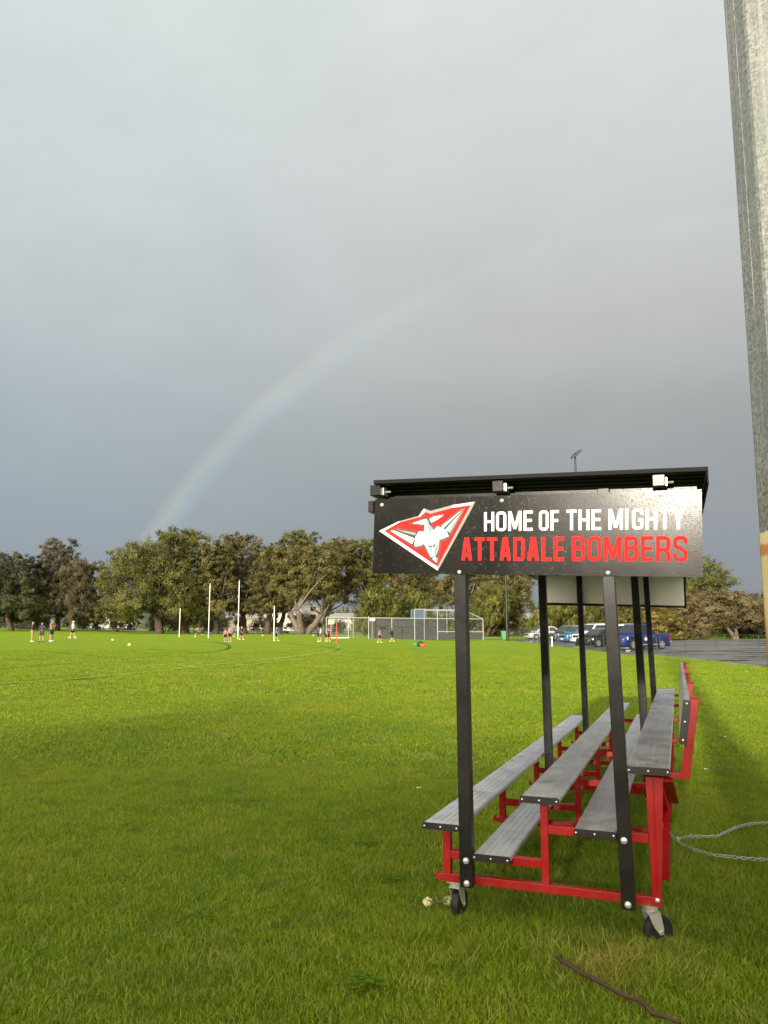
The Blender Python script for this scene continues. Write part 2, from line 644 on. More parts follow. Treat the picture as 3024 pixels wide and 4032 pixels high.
def m_galv(nt, bs):
    P = ocoord(nt)
    v = nt.add('ShaderNodeTexVoronoi')
    nt.l.new(nt.scaled(P, (1, 1, .8)), v.inputs['Vector'])
    v.inputs['Scale'].default_value = 95
    sp = nt.add('ShaderNodeSeparateXYZ')
    nt.l.new(P, sp.inputs[0])
    n = nt.noise(nt.scaled(P, (1, 1, .35)), 3.5, 5, .65)
    c = nt.mix(v.outputs['Color'], (.30, .315, .30), (.47, .48, .44))
    hs = nt.add('ShaderNodeSeparateColor')
    nt.l.new(v.outputs['Color'], hs.inputs[0])
    c = nt.mix(hs.outputs[0], (.12, .135, .13), (.29, .30, .275))
    c = nt.mix(nt.math('MULTIPLY', nt.rng(n, .42, .62), .55), c, (.15, .17, .165))
    st = nt.noise(nt.scaled(P, (22, 22, .5)), 1.3, 4, .6)
    c = nt.mix(nt.math('MULTIPLY', nt.rng(st, .56, .66), .45), c, (.36, .38, .36))
    # rust and cream paint below head height
    hz = nt.math('ADD', sp.outputs[2], nt.rng(nt.noise(P, 7, 4, .6), .3, .7, -.012, .012))
    c_cream = nt.mix(nt.rng(nt.noise(nt.scaled(P, (3, 3, .6)), 3, 4, .6), .35, .65), (.46, .40, .20), (.60, .53, .32))
    rn = nt.math('ADD', nt.noise(nt.scaled(P, (3, 3, .4)), 3.4, 5, .7), nt.rng(hz, 1.92, .6, -.16, .22))
    rust = nt.mix(nt.noise(P, 16, 4, .7), (.20, .060, .008), (.50, .20, .02))
    band = nt.math('MULTIPLY', nt.rng(hz, 1.805, 1.82), nt.rng(hz, 1.875, 1.86))
    lowc = nt.mix(nt.rng(rn, .42, .62), c_cream, rust)
    lowc = nt.mix(nt.math('MULTIPLY', band, .8), lowc, rust)
    c = nt.mix(nt.rng(hz, 1.925, 1.915), c, lowc)
    nt.l.new(c, bs.inputs['Base Color'])
    nt.l.new(nt.rng(hz, 1.925, 1.915, .35, 0), bs.inputs['Metallic'])
    nt.l.new(nt.rng(hs.outputs[1], 0, 1, .38, .62), bs.inputs['Roughness'])
    bump(nt, bs, nt.math('ADD', hs.outputs[2], nt.noise(P, 160, 3, .6)), .35, .002)


M_galvpole = mat('galvanised_pole', (.4, .41, .38), .5, metal=.35, build=m_galv)
M_zinc = mat('zinc_plate', (.62, .65, .63), .28, metal=.6, build=speckle((.62, .65, .63), .2, 25, .32, bscale=80, bstr=.1))
M_galv = mat('galvanised_steel', (.36, .38, .36), .45, metal=.4, build=speckle((.36, .38, .36), .15, 20, .45))
M_rubber = mat('rubber', (.014, .014, .014), .6, spec=.35, build=speckle((.015, .015, .015), .3, 30, .6, bscale=60))
M_whitepost = mat('white_post_paint', (.80, .80, .76), .45, build=speckle((.80, .80, .75), .06, 4, .45))
M_asph = None


def m_asphalt(nt, bs):
    P = gcoord(nt)
    n = nt.noise(P, .35, 5, .6)
    n2 = nt.noise(P, 30, 4, .7)
    pud = nt.noise(nt.scaled(P, (.12, .45, 1)), 1.3, 4, .55, .4)
    p = nt.rng(pud, .545, .575)
    c = nt.mix(nt.rng(n, .3, .7), (.070, .073, .078), (.125, .127, .13))
    c = nt.mix(1.0, c, nt.rng(n2, .3, .7, .8, 1.2), 'MULTIPLY')
    c = nt.mix(nt.math('MULTIPLY', p, .75), c, (.02, .02, .02))
    nt.l.new(c, bs.inputs['Base Color'])
    nt.l.new(nt.rng(p, 0, 1, .55, .05), bs.inputs['Roughness'])
    bump(nt, bs, nt.math('MULTIPLY', n2, nt.math('SUBTRACT', 1, p)), .4, .01)


M_asph = mat('asphalt', (.08, .08, .085), .6, build=m_asphalt)
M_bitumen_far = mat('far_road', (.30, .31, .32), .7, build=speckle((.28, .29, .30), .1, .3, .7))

# ------------------------------------------------------------------ ground
ys = np.concatenate([np.linspace(-70, 0, 15), np.linspace(1, 16, 31), np.linspace(17, 60, 44), np.linspace(63, 200, 46), np.array([230, 280, 350, 450, 600, 800, 1100, 1500, 2200])])
xs = np.concatenate([-np.array([2200, 1400, 900, 600, 400, 300, 230, 180]), np.linspace(-150, 150, 151), np.array([180, 230, 300, 400, 600, 900, 1400, 2200])])
GX, GY = np.meshgrid(xs, ys)
GZ = gz(GX, GY)
vv = np.stack([GX, GY, GZ], -1).reshape(-1, 3)
ny, nx = GX.shape
ii = (np.arange(ny - 1)[:, None] * nx + np.arange(nx - 1)[None]).ravel()
idx = np.stack([ii, ii + 1, ii + nx + 1, ii + nx], -1).ravel()
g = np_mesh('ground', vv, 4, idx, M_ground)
g.data.polygons.foreach_set('use_smooth', [True] * len(g.data.polygons))
tag(g, kind='structure')


def sheet(name, pts, m, lift=.006, step=2.0, kind='structure'):
    """flat polygon following the ground"""
    bm = bmesh.new()
    f = bm.faces.new([bm.verts.new((x, y, 0)) for x, y in pts])
    for k in range(2):
        pass
    x0, x1 = min(p[0] for p in pts), max(p[0] for p in pts)
    y0, y1 = min(p[1] for p in pts), max(p[1] for p in pts)
    for ax, lo, hi in ((0, x0, x1), (1, y0, y1)):
        c = lo + step
        while c < hi:
            co = (c, 0, 0) if ax == 0 else (0, c, 0)
            no = (1, 0, 0) if ax == 0 else (0, 1, 0)
            bmesh.ops.bisect_plane(bm, geom=bm.verts[:] + bm.edges[:] + bm.faces[:], plane_co=co, plane_no=no)
            c += step
    for v in bm.verts:
        v.co.z = float(gz(v.co.x, v.co.y)) + lift
    bmesh.ops.triangulate(bm, faces=bm.faces[:])
    bmesh.ops.recalc_face_normals(bm, faces=bm.faces[:])
    if bm.faces and sum(f.normal.z for f in bm.faces) < 0:
        bmesh.ops.reverse_faces(bm, faces=bm.faces[:])
    me = bpy.data.meshes.new(name)
    bm.to_mesh(me)
    bm.free()
    me.materials.append(m)
    o = bpy.data.objects.new(name, me)
    COL.objects.link(o)
    return tag(o, kind=kind)


CP_EDGE = [gp(2000, 2521), gp(2110, 2532), gp(2333, 2560), gp(2480, 2578), gp(2600, 2596), gp(2700, 2612), gp(2800, 2621), gp(3030, 2628), gp(3300, 2632)]
cp = [(p.x, p.y) for p in CP_EDGE] + [(75, 36), (85, 96), (52, 93), (34, 92), (14, 100), (12, 110), (8, 110)]
sheet('car_park', cp, M_asph, .02, 2.5)
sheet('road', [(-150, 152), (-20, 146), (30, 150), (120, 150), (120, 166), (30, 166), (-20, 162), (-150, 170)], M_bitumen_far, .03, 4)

# field lines: pale paint and older scorched lines
M_line_w = mat('faded_line_paint', (.30, .42, .10), .85, spec=.1, build=speckle((.27, .40, .07), .35, 3, .85))
M_line_d = mat('scorched_line', (.05, .09, .012), .9, spec=.1, build=speckle((.05, .095, .012), .4, 2, .9))


def line_px(pix, m, wd):
    pts = [gp(x, y) for x, y in pix]
    # Catmull-Rom resample
    P = [pts[0]] + pts + [pts[-1]]
    out = []
    for i in range(1, len(P) - 2):
        for t in np.linspace(0, 1, 10, endpoint=False):
            a, b, c, d = P[i - 1], P[i], P[i + 1], P[i + 2]
            out.append(.5 * ((2 * b) + (-a + c) * t + (2 * a - 5 * b + 4 * c - d) * t * t + (-a + 3 * b - 3 * c + d) * t ** 3))
    out.append(pts[-1])
    for a_, b_ in zip(out, out[1:]):
        L_ = (b_ - a_).length
        for q in np.arange(0, L_, .06):
            c_ = a_.lerp(b_, q / L_)
            for ox in (-.08, 0, .08):
                for oy in (-.08, 0, .08):
                    LINE_CELLS.add((round((c_.x + ox) * 10), round((c_.y + oy) * 10)))
    v, f = [], []
    for i, p in enumerate(out):
        d = (out[min(i + 1, len(out) - 1)] - out[max(i - 1, 0)])
        s = Vector((-d.y, d.x, 0)).normalized() * wd / 2
        for q in (p + s, p - s):
            v.append((q.x, q.y, float(gz(q.x, q.y)) + .035))
        if i:
            k = 2 * i
            f.append((k - 2, k - 1, k + 1, k))
    mb = MB()
    mb.v, mb.f = v, f
    return tag(mb.build('field_line', m), kind='structure')


DX = 1.8228
LINE_CELLS = set()
line_px([(-20, 2696), (250, 2680), (520, 2655), (800, 2624), (1000, 2605), (1200, 2582), (1290, 2566), (1330, 2552), (1333, 2543), (1310, 2535)], M_line_w, .10)
line_px([(300, 2636), (520, 2628), (700, 2616), (900, 2604), (1100, 2592), (1230, 2580)], M_line_w, .10)
line_px([(700, 2620), (800, 2633), (950, 2622), (1100, 2607), (1200, 2597)], M_line_w, .10)
line_px([(700, 2581), (800, 2573), (870, 2563), (903, 2549), (890, 2537), (850, 2530), (800, 2528)], M_line_d, .16)
line_px([(420, 2600), (600, 2588), (760, 2572), (900, 2574), (1090, 2573), (1200, 2569)], M_line_d, .12)
line_px([(1040, 2530), (1120, 2533), (1200, 2542), (1290, 2550), (1337, 2560), (1310, 2566)], M_line_d, .12)
line_px([(130, 2564), (260, 2574), (400, 2588)], M_line_d, .14)
line_px([(0, 2598), (100, 2593), (200, 2590)], M_line_d, .12)
line_px([(0, 2638), (120, 2628), (250, 2617), (350, 2610)], M_line_d, .12)
line_px([(200, 2527), (300, 2525), (400, 2523)], M_line_d, .16)
line_px([(580, 2556), (690, 2568), (800, 2574)], M_line_d, .12)

# ------------------------------------------------------------------ grass (real blades, geometry nodes)
rng = np.random.default_rng(5)


def tuft(name, nb, spread, h0, h1, wd, seed, lean=.5):
    r = np.random.default_rng(seed)
    V, I, A = [], [], []
    for b in range(nb):
        x, y = r.normal(0, spread, 2)
        a = r.uniform(0, 2 * math.pi)
        la = r.uniform(0, 2 * math.pi)
        h = r.uniform(h0, h1)
        ln = h * r.uniform(.1, 1) * lean
        wv = np.array([math.cos(a), math.sin(a), 0]) * wd / 2
        ld = np.array([math.cos(la), math.sin(la), 0])
        base = np.array([x, y, -.005])
        p1 = base + np.array([0, 0, h * .5]) + ld * ln * .3
        p2 = base + np.array([0, 0, h * .85]) + ld * ln * .75
        p3 = base + np.array([0, 0, h * .98]) + ld * ln * 1.25
        k = len(V)
        V += [base - wv, base + wv, p1 + wv * .9, p1 - wv * .9, p2 + wv * .6, p2 - wv * .6, p3 + wv * .1, p3 - wv * .1]
        I += [k, k + 1, k + 2, k + 3, k + 3, k + 2, k + 4, k + 5, k + 5, k + 4, k + 6, k + 7]
        q = r.uniform()
        A += [q, q, q]
    o = np_mesh(name, V, 4, I, M_blade, {'bv': A})
    COL.objects.unlink(o)
    return o


tufts = [tuft('tuft', 42, .045, .018, .040, .0031, s, 1.1) for s in range(4)]
tufts += [tuft('tuft', 36, .050, .04, .090, .0038, 10 + s, 1.2) for s in range(2)]     # unmown, under the bench
tufts += [tuft('tuft', 40, .085, .024, .050, .0100, 20 + s, .9) for s in range(2)]     # farther ones, broader blades

# points in the camera's wedge with a margin
def wedge(y0, y1, n, margin=1.6):
    y = np.sqrt(rng.uniform(y0 ** 2, y1 ** 2, n))
    x = rng.uniform(-1, 1, n) * (y * .56 + margin)
    return x, y


pts = []
XX, YY = wedge(2.6, 9.5, 27000, 1.2)
pts.append((XX, YY, np.full(len(XX), 0), rng.uniform(.75, 1.15, len(XX))))
XX, YY = wedge(9.0, 18, 20000, 1.0)
pts.append((XX, YY, np.full(len(XX), 2), rng.uniform(.8, 1.15, len(XX))))
XX, YY = wedge(17, 46, 30000, 1.0)
pts.append((XX, YY, np.full(len(XX), 2), rng.uniform(.9, 1.5, len(XX))))
# longer grass under and around the bench
ba = R(20.68)
un = rng.uniform(-1.15, .08, 2600)
vn = rng.uniform(-.35, 6.1, 2600)
bx = 1.30 + un * math.cos(ba) + vn * math.sin(ba)
by = 3.83 - un * math.sin(ba) + vn * math.cos(ba)
pts.append((bx, by, np.full(len(bx), 1), rng.uniform(.6, 1.15, len(bx))))
for wu, wv in ((-.02, -.03), (-1.0, -.05)):
    un = wu + rng.normal(0, .055, 46)
    vn = wv + rng.normal(0, .035, 46)
    pts.append((1.30 + un * math.cos(ba) + vn * math.sin(ba), 3.83 - un * math.sin(ba) + vn * math.cos(ba), np.full(46, 1), rng.uniform(.5, .85, 46)))
XX = np.concatenate([p[0] for p in pts])
YY = np.concatenate([p[1] for p in pts])
KK = np.concatenate([p[2] for p in pts])
SS = np.concatenate([p[3] for p in pts])
edge_lim = np.interp(YY, [26, 34, 42, 50], [99, 99, 11.5, 9.5])
# keep the blades off the asphalt
edge_x = np.array([p.x for p in CP_EDGE])
edge_y = np.array([p.y for p in CP_EDGE])
keep = ~((XX > edge_x.min()) & (YY > np.interp(XX, np.sort(edge_x), edge_y[np.argsort(edge_x)]) - .1) & (YY < 200))
keep &= np.array([(int(round(a * 10)), int(round(b * 10))) not in LINE_CELLS for a, b in zip(XX, YY)])
XX, YY, KK, SS = XX[keep], YY[keep], KK[keep], SS[keep]
# worn patches
worn = np.array([mnoise.noise(Vector((x * .8, y * .8, 3.1))) for x, y in zip(XX, YY)])
SS = SS * (1 + .22 * worn)
n = len(XX)
sel = np.where(KK == 0, rng.integers(0, 4, n), np.where(KK == 1, rng.integers(4, 6, n), rng.integers(6, 8, n)))
me = bpy.data.meshes.new('grass')
me.vertices.add(n)
me.vertices.foreach_set('co', np.stack([XX, YY, gz(XX, YY)], -1).astype(np.float32).ravel())
for nm, arr in (('rotz', rng.uniform(0, 6.283, n)), ('scl', SS)):
    a_ = me.attributes.new(nm, 'FLOAT', 'POINT')
    a_.data.foreach_set('value', arr.astype(np.float32))
a_ = me.attributes.new('sel', 'INT', 'POINT')
a_.data.foreach_set('value', sel.astype(np.int32))
grass = bpy.data.objects.new('grass', me)
COL.objects.link(grass)
tag(grass, 'short green lawn grass covering the oval', 'grass', kind='stuff')
ng = bpy.data.node_groups.new('grass_nodes', 'GeometryNodeTree')
ng.interface.new_socket('Geometry', in_out='INPUT', socket_type='NodeSocketGeometry')
ng.interface.new_socket('Geometry', in_out='OUTPUT', socket_type='NodeSocketGeometry')
gi = ng.nodes.new('NodeGroupInput')
go = ng.nodes.new('NodeGroupOutput')
jn = ng.nodes.new('GeometryNodeJoinGeometry')
for t in reversed(tufts):
    oi = ng.nodes.new('GeometryNodeObjectInfo')
    oi.inputs['Object'].default_value = t
    oi.inputs['As Instance'].default_value = True
    ng.links.new(oi.outputs['Geometry'], jn.inputs[0])
ip = ng.nodes.new('GeometryNodeInstanceOnPoints')


def nattr(name, typ):
    a = ng.nodes.new('GeometryNodeInputNamedAttribute')
    a.data_type = typ
    a.inputs[0].default_value = name
    return [s for s in a.outputs if s.enabled][0]


ng.links.new(gi.outputs[0], ip.inputs['Points'])
ng.links.new(jn.outputs[0], ip.inputs['Instance'])
ip.inputs['Pick Instance'].default_value = True
ng.links.new(nattr('sel', 'INT'), ip.inputs['Instance Index'])
cx = ng.nodes.new('ShaderNodeCombineXYZ')
ng.links.new(nattr('rotz', 'FLOAT'), cx.inputs[2])
e2r = ng.nodes.new('FunctionNodeEulerToRotation')
ng.links.new(cx.outputs[0], e2r.inputs[0])
ng.links.new(e2r.outputs[0], ip.inputs['Rotation'])
ng.links.new(nattr('scl', 'FLOAT'), ip.inputs['Scale'])
ng.links.new(ip.outputs[0], go.inputs[0])
md = grass.modifiers.new('grass', 'NODES')
md.node_group = ng

# ------------------------------------------------------------------ trees
def limb_path(a, b, rnd, sag=.15, n=5):
    a, b = Vector(a), Vector(b)
    L = (b - a).length
    out = []
    off = Vector((rnd.uniform(-1, 1), rnd.uniform(-1, 1), rnd.uniform(-.2, 1))) * L * sag
    for k in range(n + 1):
        t = k / n
        out.append(a.lerp(b, t) + off * math.sin(math.pi * t) + Vector((rnd.uniform(-1, 1), rnd.uniform(-1, 1), rnd.uniform(-1, 1))) * L * .03 * (0 < k < n))
    return out


def crown_leaves(lobes, nleaf, ls, rs, weep=0.0, shell=.72):
    """leaf quads spread through the lobes; returns verts, idx, tint"""
    vol = np.array([l[3] * l[4] for l in lobes])
    cnt = rs.multinomial(nleaf, vol / vol.sum())
    C, T, D = [], [], []
    for (x, y, z, a, b, tint), c in zip(lobes, cnt):
        d = rs.normal(size=(c, 3))
        d /= np.linalg.norm(d, axis=1)[:, None]
        rr = shell + (1 - shell) * rs.uniform(0, 1, c) ** .7
        rr = np.where(rs.uniform(size=c) < .16, rr * rs.uniform(1.05, 1.38, c), rr)
        # small sprays inside each lobe
        ns = max(6, c // 60)
        spc = d[rs.integers(0, c, ns)] if c else np.zeros((0, 3))
        if c:
            which = rs.integers(0, ns, c)
            d = d * .0 + spc[which] + rs.normal(0, .17, (c, 3))
        p = np.array([x, y, z]) + d * rr[:, None] * np.array([a, a, b])
        if weep:
            p[:, 2] -= weep * rs.uniform(0, 1, c) ** 2 * b
        C.append(p)
        D.append(d)
        sp_t = rs.uniform(-.16, .16, ns)
        T.append(np.clip(tint + (sp_t[which] if c else 0) + rs.normal(0, .07, c), 0, 1))
    C = np.concatenate(C)
    T = np.concatenate(T)
    m = len(C)
    nrm = np.concatenate(D)
    nrm = nrm / (np.linalg.norm(nrm, axis=1)[:, None] + 1e-6) + rs.normal(0, .42, (m, 3)) + np.array([0, 0, .15])
    rv = rs.normal(size=(m, 3))
    if weep:
        rv[:, 2] -= 3.0
    d1 = np.cross(nrm, np.cross(rv, nrm))
    d1 /= np.linalg.norm(d1, axis=1)[:, None] + 1e-9
    d2 = np.cross(nrm, d1)
    d2 /= np.linalg.norm(d2, axis=1)[:, None] + 1e-9
    L = ls * rs.uniform(.6, 1.4, m)[:, None]
    W = L * (.42 if not weep else .26)
    V = np.stack([C - d1 * L, C + d2 * W, C + d1 * L, C - d2 * W], 1).reshape(-1, 3)
    return V, np.arange(4 * m), T


TREE_N = [0]


def tree(name, base, width, height, trunk_h, leaf, label, group, nleaf=12000, ls=.22, seed=0, bark=None, trunk_r=.45, lean=(0, 0),
         nlobes=16, weep=0.0, ntrunk=1, depth=None, low=.0, bare=0, cat='tree', peak=None, flat=1.0, lobe_size=1.0):
    TREE_N[0] += 1
    rs = np.random.default_rng(1000 + seed)
    rnd = random.Random(seed)
    root = empty(name, base, 0, label, cat, group)
    depth = depth or width * .8
    lobes = []
    cz0 = trunk_h * (1 - low)
    ch = height - cz0
    for k in range(nlobes):
        th = 2 * math.pi * k * .618 + rnd.uniform(-.4, .4)
        t = (k + .5) / nlobes
        zz = cz0 + ch * (.16 + .70 * t ** .9) 
        rad = math.sqrt(max(0.02, 1 - (abs((zz - cz0) / ch - .34) / .70) ** 2.0)) * rnd.uniform(.45, .80)
        if k % 4 == 3:
            rad *= .3
        pk = 0 if peak is None else peak * ((zz - cz0) / ch) * width * .35
        s = width * rnd.uniform(.13, .21) * (1.0 - .25 * t) * lobe_size
        lobes.append([rad * width / 2 * math.cos(th) + pk + lean[0] * zz, rad * depth / 2 * math.sin(th) + lean[1] * zz,
                      zz - 0.0, s, s * rnd.uniform(.62, .85) * flat, .5 + rnd.uniform(-.22, .22)])
    top = max(l[2] + l[4] for l in lobes)
    for l in lobes:
        l[2] = cz0 + (l[2] - cz0) * (height - cz0) / (top - cz0)
    if low:
        for k in range(int(nlobes * .6)):
            th = 2 * math.pi * rnd.random()
            lobes.append([math.cos(th) * width * .40, math.sin(th) * depth * .40, max(.12, cz0 * .9) + rnd.uniform(.05, .22) * ch,
                          width * rnd.uniform(.09, .13), width * rnd.uniform(.07, .10), .45 + rnd.uniform(-.2, .2)])
    V, I, T = crown_leaves(lobes, nleaf, ls, rs, weep)
    V[:, 2] = np.maximum(V[:, 2], .1)
    np_mesh('crown', V, 4, I, leaf, {'tint': T}, root)
    mb = MB()
    bark = bark or M_bark
    forks = []
    for q in range(ntrunk):
        a = 2 * math.pi * q / max(1, ntrunk) + rnd.random()
        off = Vector((math.cos(a), math.sin(a), 0)) * (trunk_r * 1.1 if ntrunk > 1 else 0)
        topp = Vector((off.x * 3.2 + lean[0] * trunk_h, off.y * 3.2 + lean[1] * trunk_h, trunk_h * rnd.uniform(.75, 1.0)))
        r0 = trunk_r / math.sqrt(ntrunk) * 1.1
        pth = limb_path(off * .5 + Vector((0, 0, -.15)), topp, rnd, .07, 6)
        mb.tube(pth, [r0 * 1.35, r0 * 1.05, r0 * .95, r0 * .9, r0 * .82, r0 * .75, r0 * .66], 9)
        forks.append((topp, r0 * .62))
    for k, l in enumerate(lobes[:nlobes:2]):
        f, r0 = forks[k % len(forks)]
        e = Vector((l[0], l[1], l[2]))
        pth = limb_path(f - Vector((0, 0, .12)), e, rnd, .12, 5)
        rr = r0 * rnd.uniform(.40, .62)
        mb.tube(pth, [rr, rr * .82, rr * .66, rr * .5, rr * .36, rr * .2], 6)
        for _ in range(3):
            s0 = pth[3].lerp(pth[5], rnd.random())
            e2 = e + Vector((rnd.uniform(-1, 1) * l[3], rnd.uniform(-1, 1) * l[3], rnd.uniform(-.3, 1.0) * l[4])) * .9
            mb.tube(limb_path(s0, e2, rnd, .1, 3), [rr * .28, rr * .2, rr * .14, rr * .07], 4)
    for _ in range(bare):
        l = lobes[rnd.randrange(nlobes // 2, nlobes)]
        s0 = Vector(l[:3])
        e2 = s0 + Vector((rnd.uniform(-1, 1) * l[3] * 1.2, 0, l[4] * rnd.uniform(1.1, 1.7)))
        mb.tube(limb_path(s0, e2, rnd, .12, 4), [.09, .07, .05, .035, .02], 4)
    mb.build('trunk', bark, root, smooth='all', fix=False)
    return root


def tree_px(name, x0, x1, top, basey, D, leaf, label, group='gum and fig trees along the far boundary', **kw):
    """crown from x0 to x1 and top (in 1659-wide view pixels), standing at depth D"""
    xm = (x0 + x1) / 2
    tr = kw.pop('trunk_x', xm)
    k = DX / F_PX * D * 1.0
    bx_ = at(tr * DX, 2461, D).x
    bz = float(gz(bx_, D))
    topz = at(xm * DX, top * DX, D).z
    width = (x1 - x0) * k * 1.06
    h = topz - bz
    dxm = at(xm * DX, 2461, D).x - bx_
    kw.setdefault('trunk_h', h * .24)
    kw['nleaf'] = int(kw.get('nleaf', 12000) * 3.3)
    kw['ls'] = kw.get('ls', .22) * .68
    kw['nlobes'] = int(kw.get('nlobes', 16) * 2.3)
    kw.setdefault('lobe_size', .88)
    width *= 1.10 if name not in ('bush',) else 1.0
    th = kw.pop('trunk_h')
    lean = (dxm / (h * .7), 0)
    return tree(name, (bx_, D, bz), width, h, th, leaf, label, group, lean=lean, **kw)


T = tree_px
T('broad_tree', -75, 62, 1186, 1360, 132, L_DARK, 'dark green tree at the far left edge of the frame', trunk_x=25, seed=1, nleaf=15000, low=.4, trunk_r=.4)
T('broad_tree', 20, 120, 1203, 1360, 138, L_DARK, 'dark tree with a low spreading limb behind the three standing adults', trunk_x=78, seed=2, nleaf=12000, low=.45)
T('gum_tree', 62, 166, 1162, 1360, 142, L_GREY, 'grey green gum with sparse twiggy top left of the goal posts', trunk_x=125, seed=3, nleaf=9500, bare=14, peak=.0, trunk_r=.4, ls=.2)
T('gum_tree', 112, 208, 1204, 1360, 136, L_GREY, 'drooping grey brown tree directly behind the lone runner at left', trunk_x=152, seed=4, nleaf=10500, low=.35, weep=.5)
T('broad_tree', 172, 268, 1212, 1362, 138, L_OLIVE, 'lower olive tree left of the tallest crown, with short thick trunk', trunk_x=250, seed=5, nleaf=10500, low=.5)
T('broad_tree', 210, 400, 1162, 1365, 128, L_GREEN, 'wide sunlit olive fig tree left of the four goal posts', trunk_x=345, seed=6, nleaf=21000, low=.35, trunk_r=.6, nlobes=20)
T('broad_tree', 318, 452, 1138, 1366, 134, L_GREEN, 'tallest tree of the far row, its crown behind the left behind post', trunk_x=398, seed=7, nleaf=17000, trunk_r=.7, nlobes=18)
T('broad_tree', 418, 505, 1168, 1367, 131, L_OLIVE, 'olive tree with forked trunk between the left behind post and goal post', trunk_x=467, seed=8, nleaf=12000, low=.2)
T('broad_tree', 452, 580, 1152, 1367, 137, L_OLIVE, 'broad rounded tree behind the two tall white goal posts', trunk_x=527, seed=9, nleaf=17000, low=.1, trunk_r=.6, nlobes=18)
T('gum_tree', 545, 640, 1172, 1368, 131, L_OLIVE, 'tree with leaning trunk just left of the right behind post', trunk_x=577, seed=10, nleaf=12000, trunk_r=.5, low=.1)
T('gum_tree', 582, 690, 1143, 1368, 140, L_GREEN, 'tall gum with an open flat top above the right behind post', trunk_x=601, seed=11, nleaf=13500, trunk_r=.45, bare=6)
T('gum_tree', 600, 735, 1172, 1368, 129, L_OLIVE, 'tree on a thick pale many stemmed trunk left of the steel cage', trunk_x=654, seed=12, nleaf=16000, trunk_r=.85, ntrunk=3, bark=M_bark_pale, trunk_h=4.2)
T('gum_tree', 668, 785, 1160, 1368, 138, L_OLIVE, 'olive gum behind the left end of the steel cage', trunk_x=700, seed=13, nleaf=15000, bark=M_bark_pale, bare=5)
T('gum_tree', 742, 850, 1160, 1370, 141, L_GREEN, 'gum with bare pale limbs at the left edge of the black sign', trunk_x=792, seed=14, nleaf=11000, bark=M_bark_pale, bare=8, trunk_h=6.0)
T('gum_tree', 830, 960, 1172, 1370, 140, L_OLIVE, 'tall olive gum behind the sign and the steel cage', trunk_x=895, seed=15, nleaf=15000, bark=M_bark_pale)
T('gum_tree', 950, 1060, 1185, 1370, 137, L_OLIVE, 'olive gum behind the left posts of the mobile bench', trunk_x=985, seed=16, nleaf=13000, bark=M_bark_pale)
T('gum_tree', 1040, 1160, 1195, 1370, 128, L_OLIVE, 'olive brown gum between the thin black pole and the white backed panel', trunk_x=1060, seed=17, nleaf=15000, low=.2, ntrunk=2)
G2 = 'weeping pepper trees behind the cage and car park'
T('pepper_tree', 772, 862, 1262, 1372, 112, L_WEEP, 'bright green weeping pepper tree above the plain dark wall', G2, trunk_x=815, seed=20, nleaf=11000, low=.5, weep=1.1, ls=.24)
T('pepper_tree', 855, 935, 1275, 1372, 118, L_WEEP, 'smaller weeping pepper tree behind the blue container', G2, trunk_x=893, seed=21, nleaf=9000, low=.5, weep=1.1, ls=.24)
T('pepper_tree', 1030, 1115, 1262, 1372, 120, L_WEEP, 'weeping tree with tangled bare stems right of the steel cage', G2, trunk_x=1050, seed=22, nleaf=8500, low=.1, weep=.9, ls=.24, ntrunk=3, trunk_h=3.0)
T('pepper_tree', 1160, 1245, 1290, 1375, 108, L_WEEP, 'low weeping tree behind the silver car', G2, trunk_x=1192, seed=23, nleaf=8500, low=.1, weep=.9, ls=.22, ntrunk=3, trunk_h=2.3)
T('pepper_tree', 1215, 1310, 1285, 1375, 112, L_WEEP, 'dense weeping tree behind the white four wheel drive', G2, trunk_x=1262, seed=24, nleaf=9500, low=.5, weep=.9, ls=.22)
T('pepper_tree', 1290, 1385, 1283, 1375, 114, L_OLIVE, 'dull olive weeping tree behind the blue ute', G2, trunk_x=1338, seed=25, nleaf=9500, low=.5, weep=.7, ls=.22)
G3 = 'trees beyond the right side of the car park'
T('broad_tree', 1400, 1592, 1192, 1378, 124, L_GREEN, 'tall green tree right of the sign, highest on the right side', G3, trunk_x=1490, seed=30, nleaf=20000, low=.6, nlobes=22, trunk_r=.5)
T('spreading_tree', 1478, 1640, 1272, 1381, 97, L_BROWN, 'flat topped brown leaved tree with pale leaning trunk beyond the car park', G3, trunk_x=1588, seed=31, nleaf=16000, nlobes=18, bark=M_bark_pale, trunk_r=.35, trunk_h=1.7, ntrunk=2, flat=.75, ls=.17)
T('broad_tree', 1585, 1720, 1280, 1381, 104, L_DARK, 'dark tree partly hidden by the big galvanised pole', G3, trunk_x=1650, seed=32, nleaf=12000, low=.7)
T('bush', 1385, 1478, 1318, 1382, 93, L_YELL, 'yellow green bush beyond the car park, right of the blue ute', G3, trunk_x=1430, seed=33, nleaf=9000, low=.9, ls=.15, trunk_h=1.0, trunk_r=.15, cat='bush')
T('bush', 1440, 1530, 1298, 1381, 96, L_BROWN, 'brown leaved rounded bush at the left of the flat topped tree', G3, trunk_x=1480, seed=34, nleaf=10000, low=.9, ls=.15, trunk_h=1.2, trunk_r=.2, cat='bush')
T('bush', 1345, 1420, 1310, 1380, 101, L_OLIVE, 'olive bush directly behind the blue ute tray', G3, trunk_x=1380, seed=35, nleaf=8000, low=.9, ls=.16, trunk_h=1.0, trunk_r=.15, cat='bush')
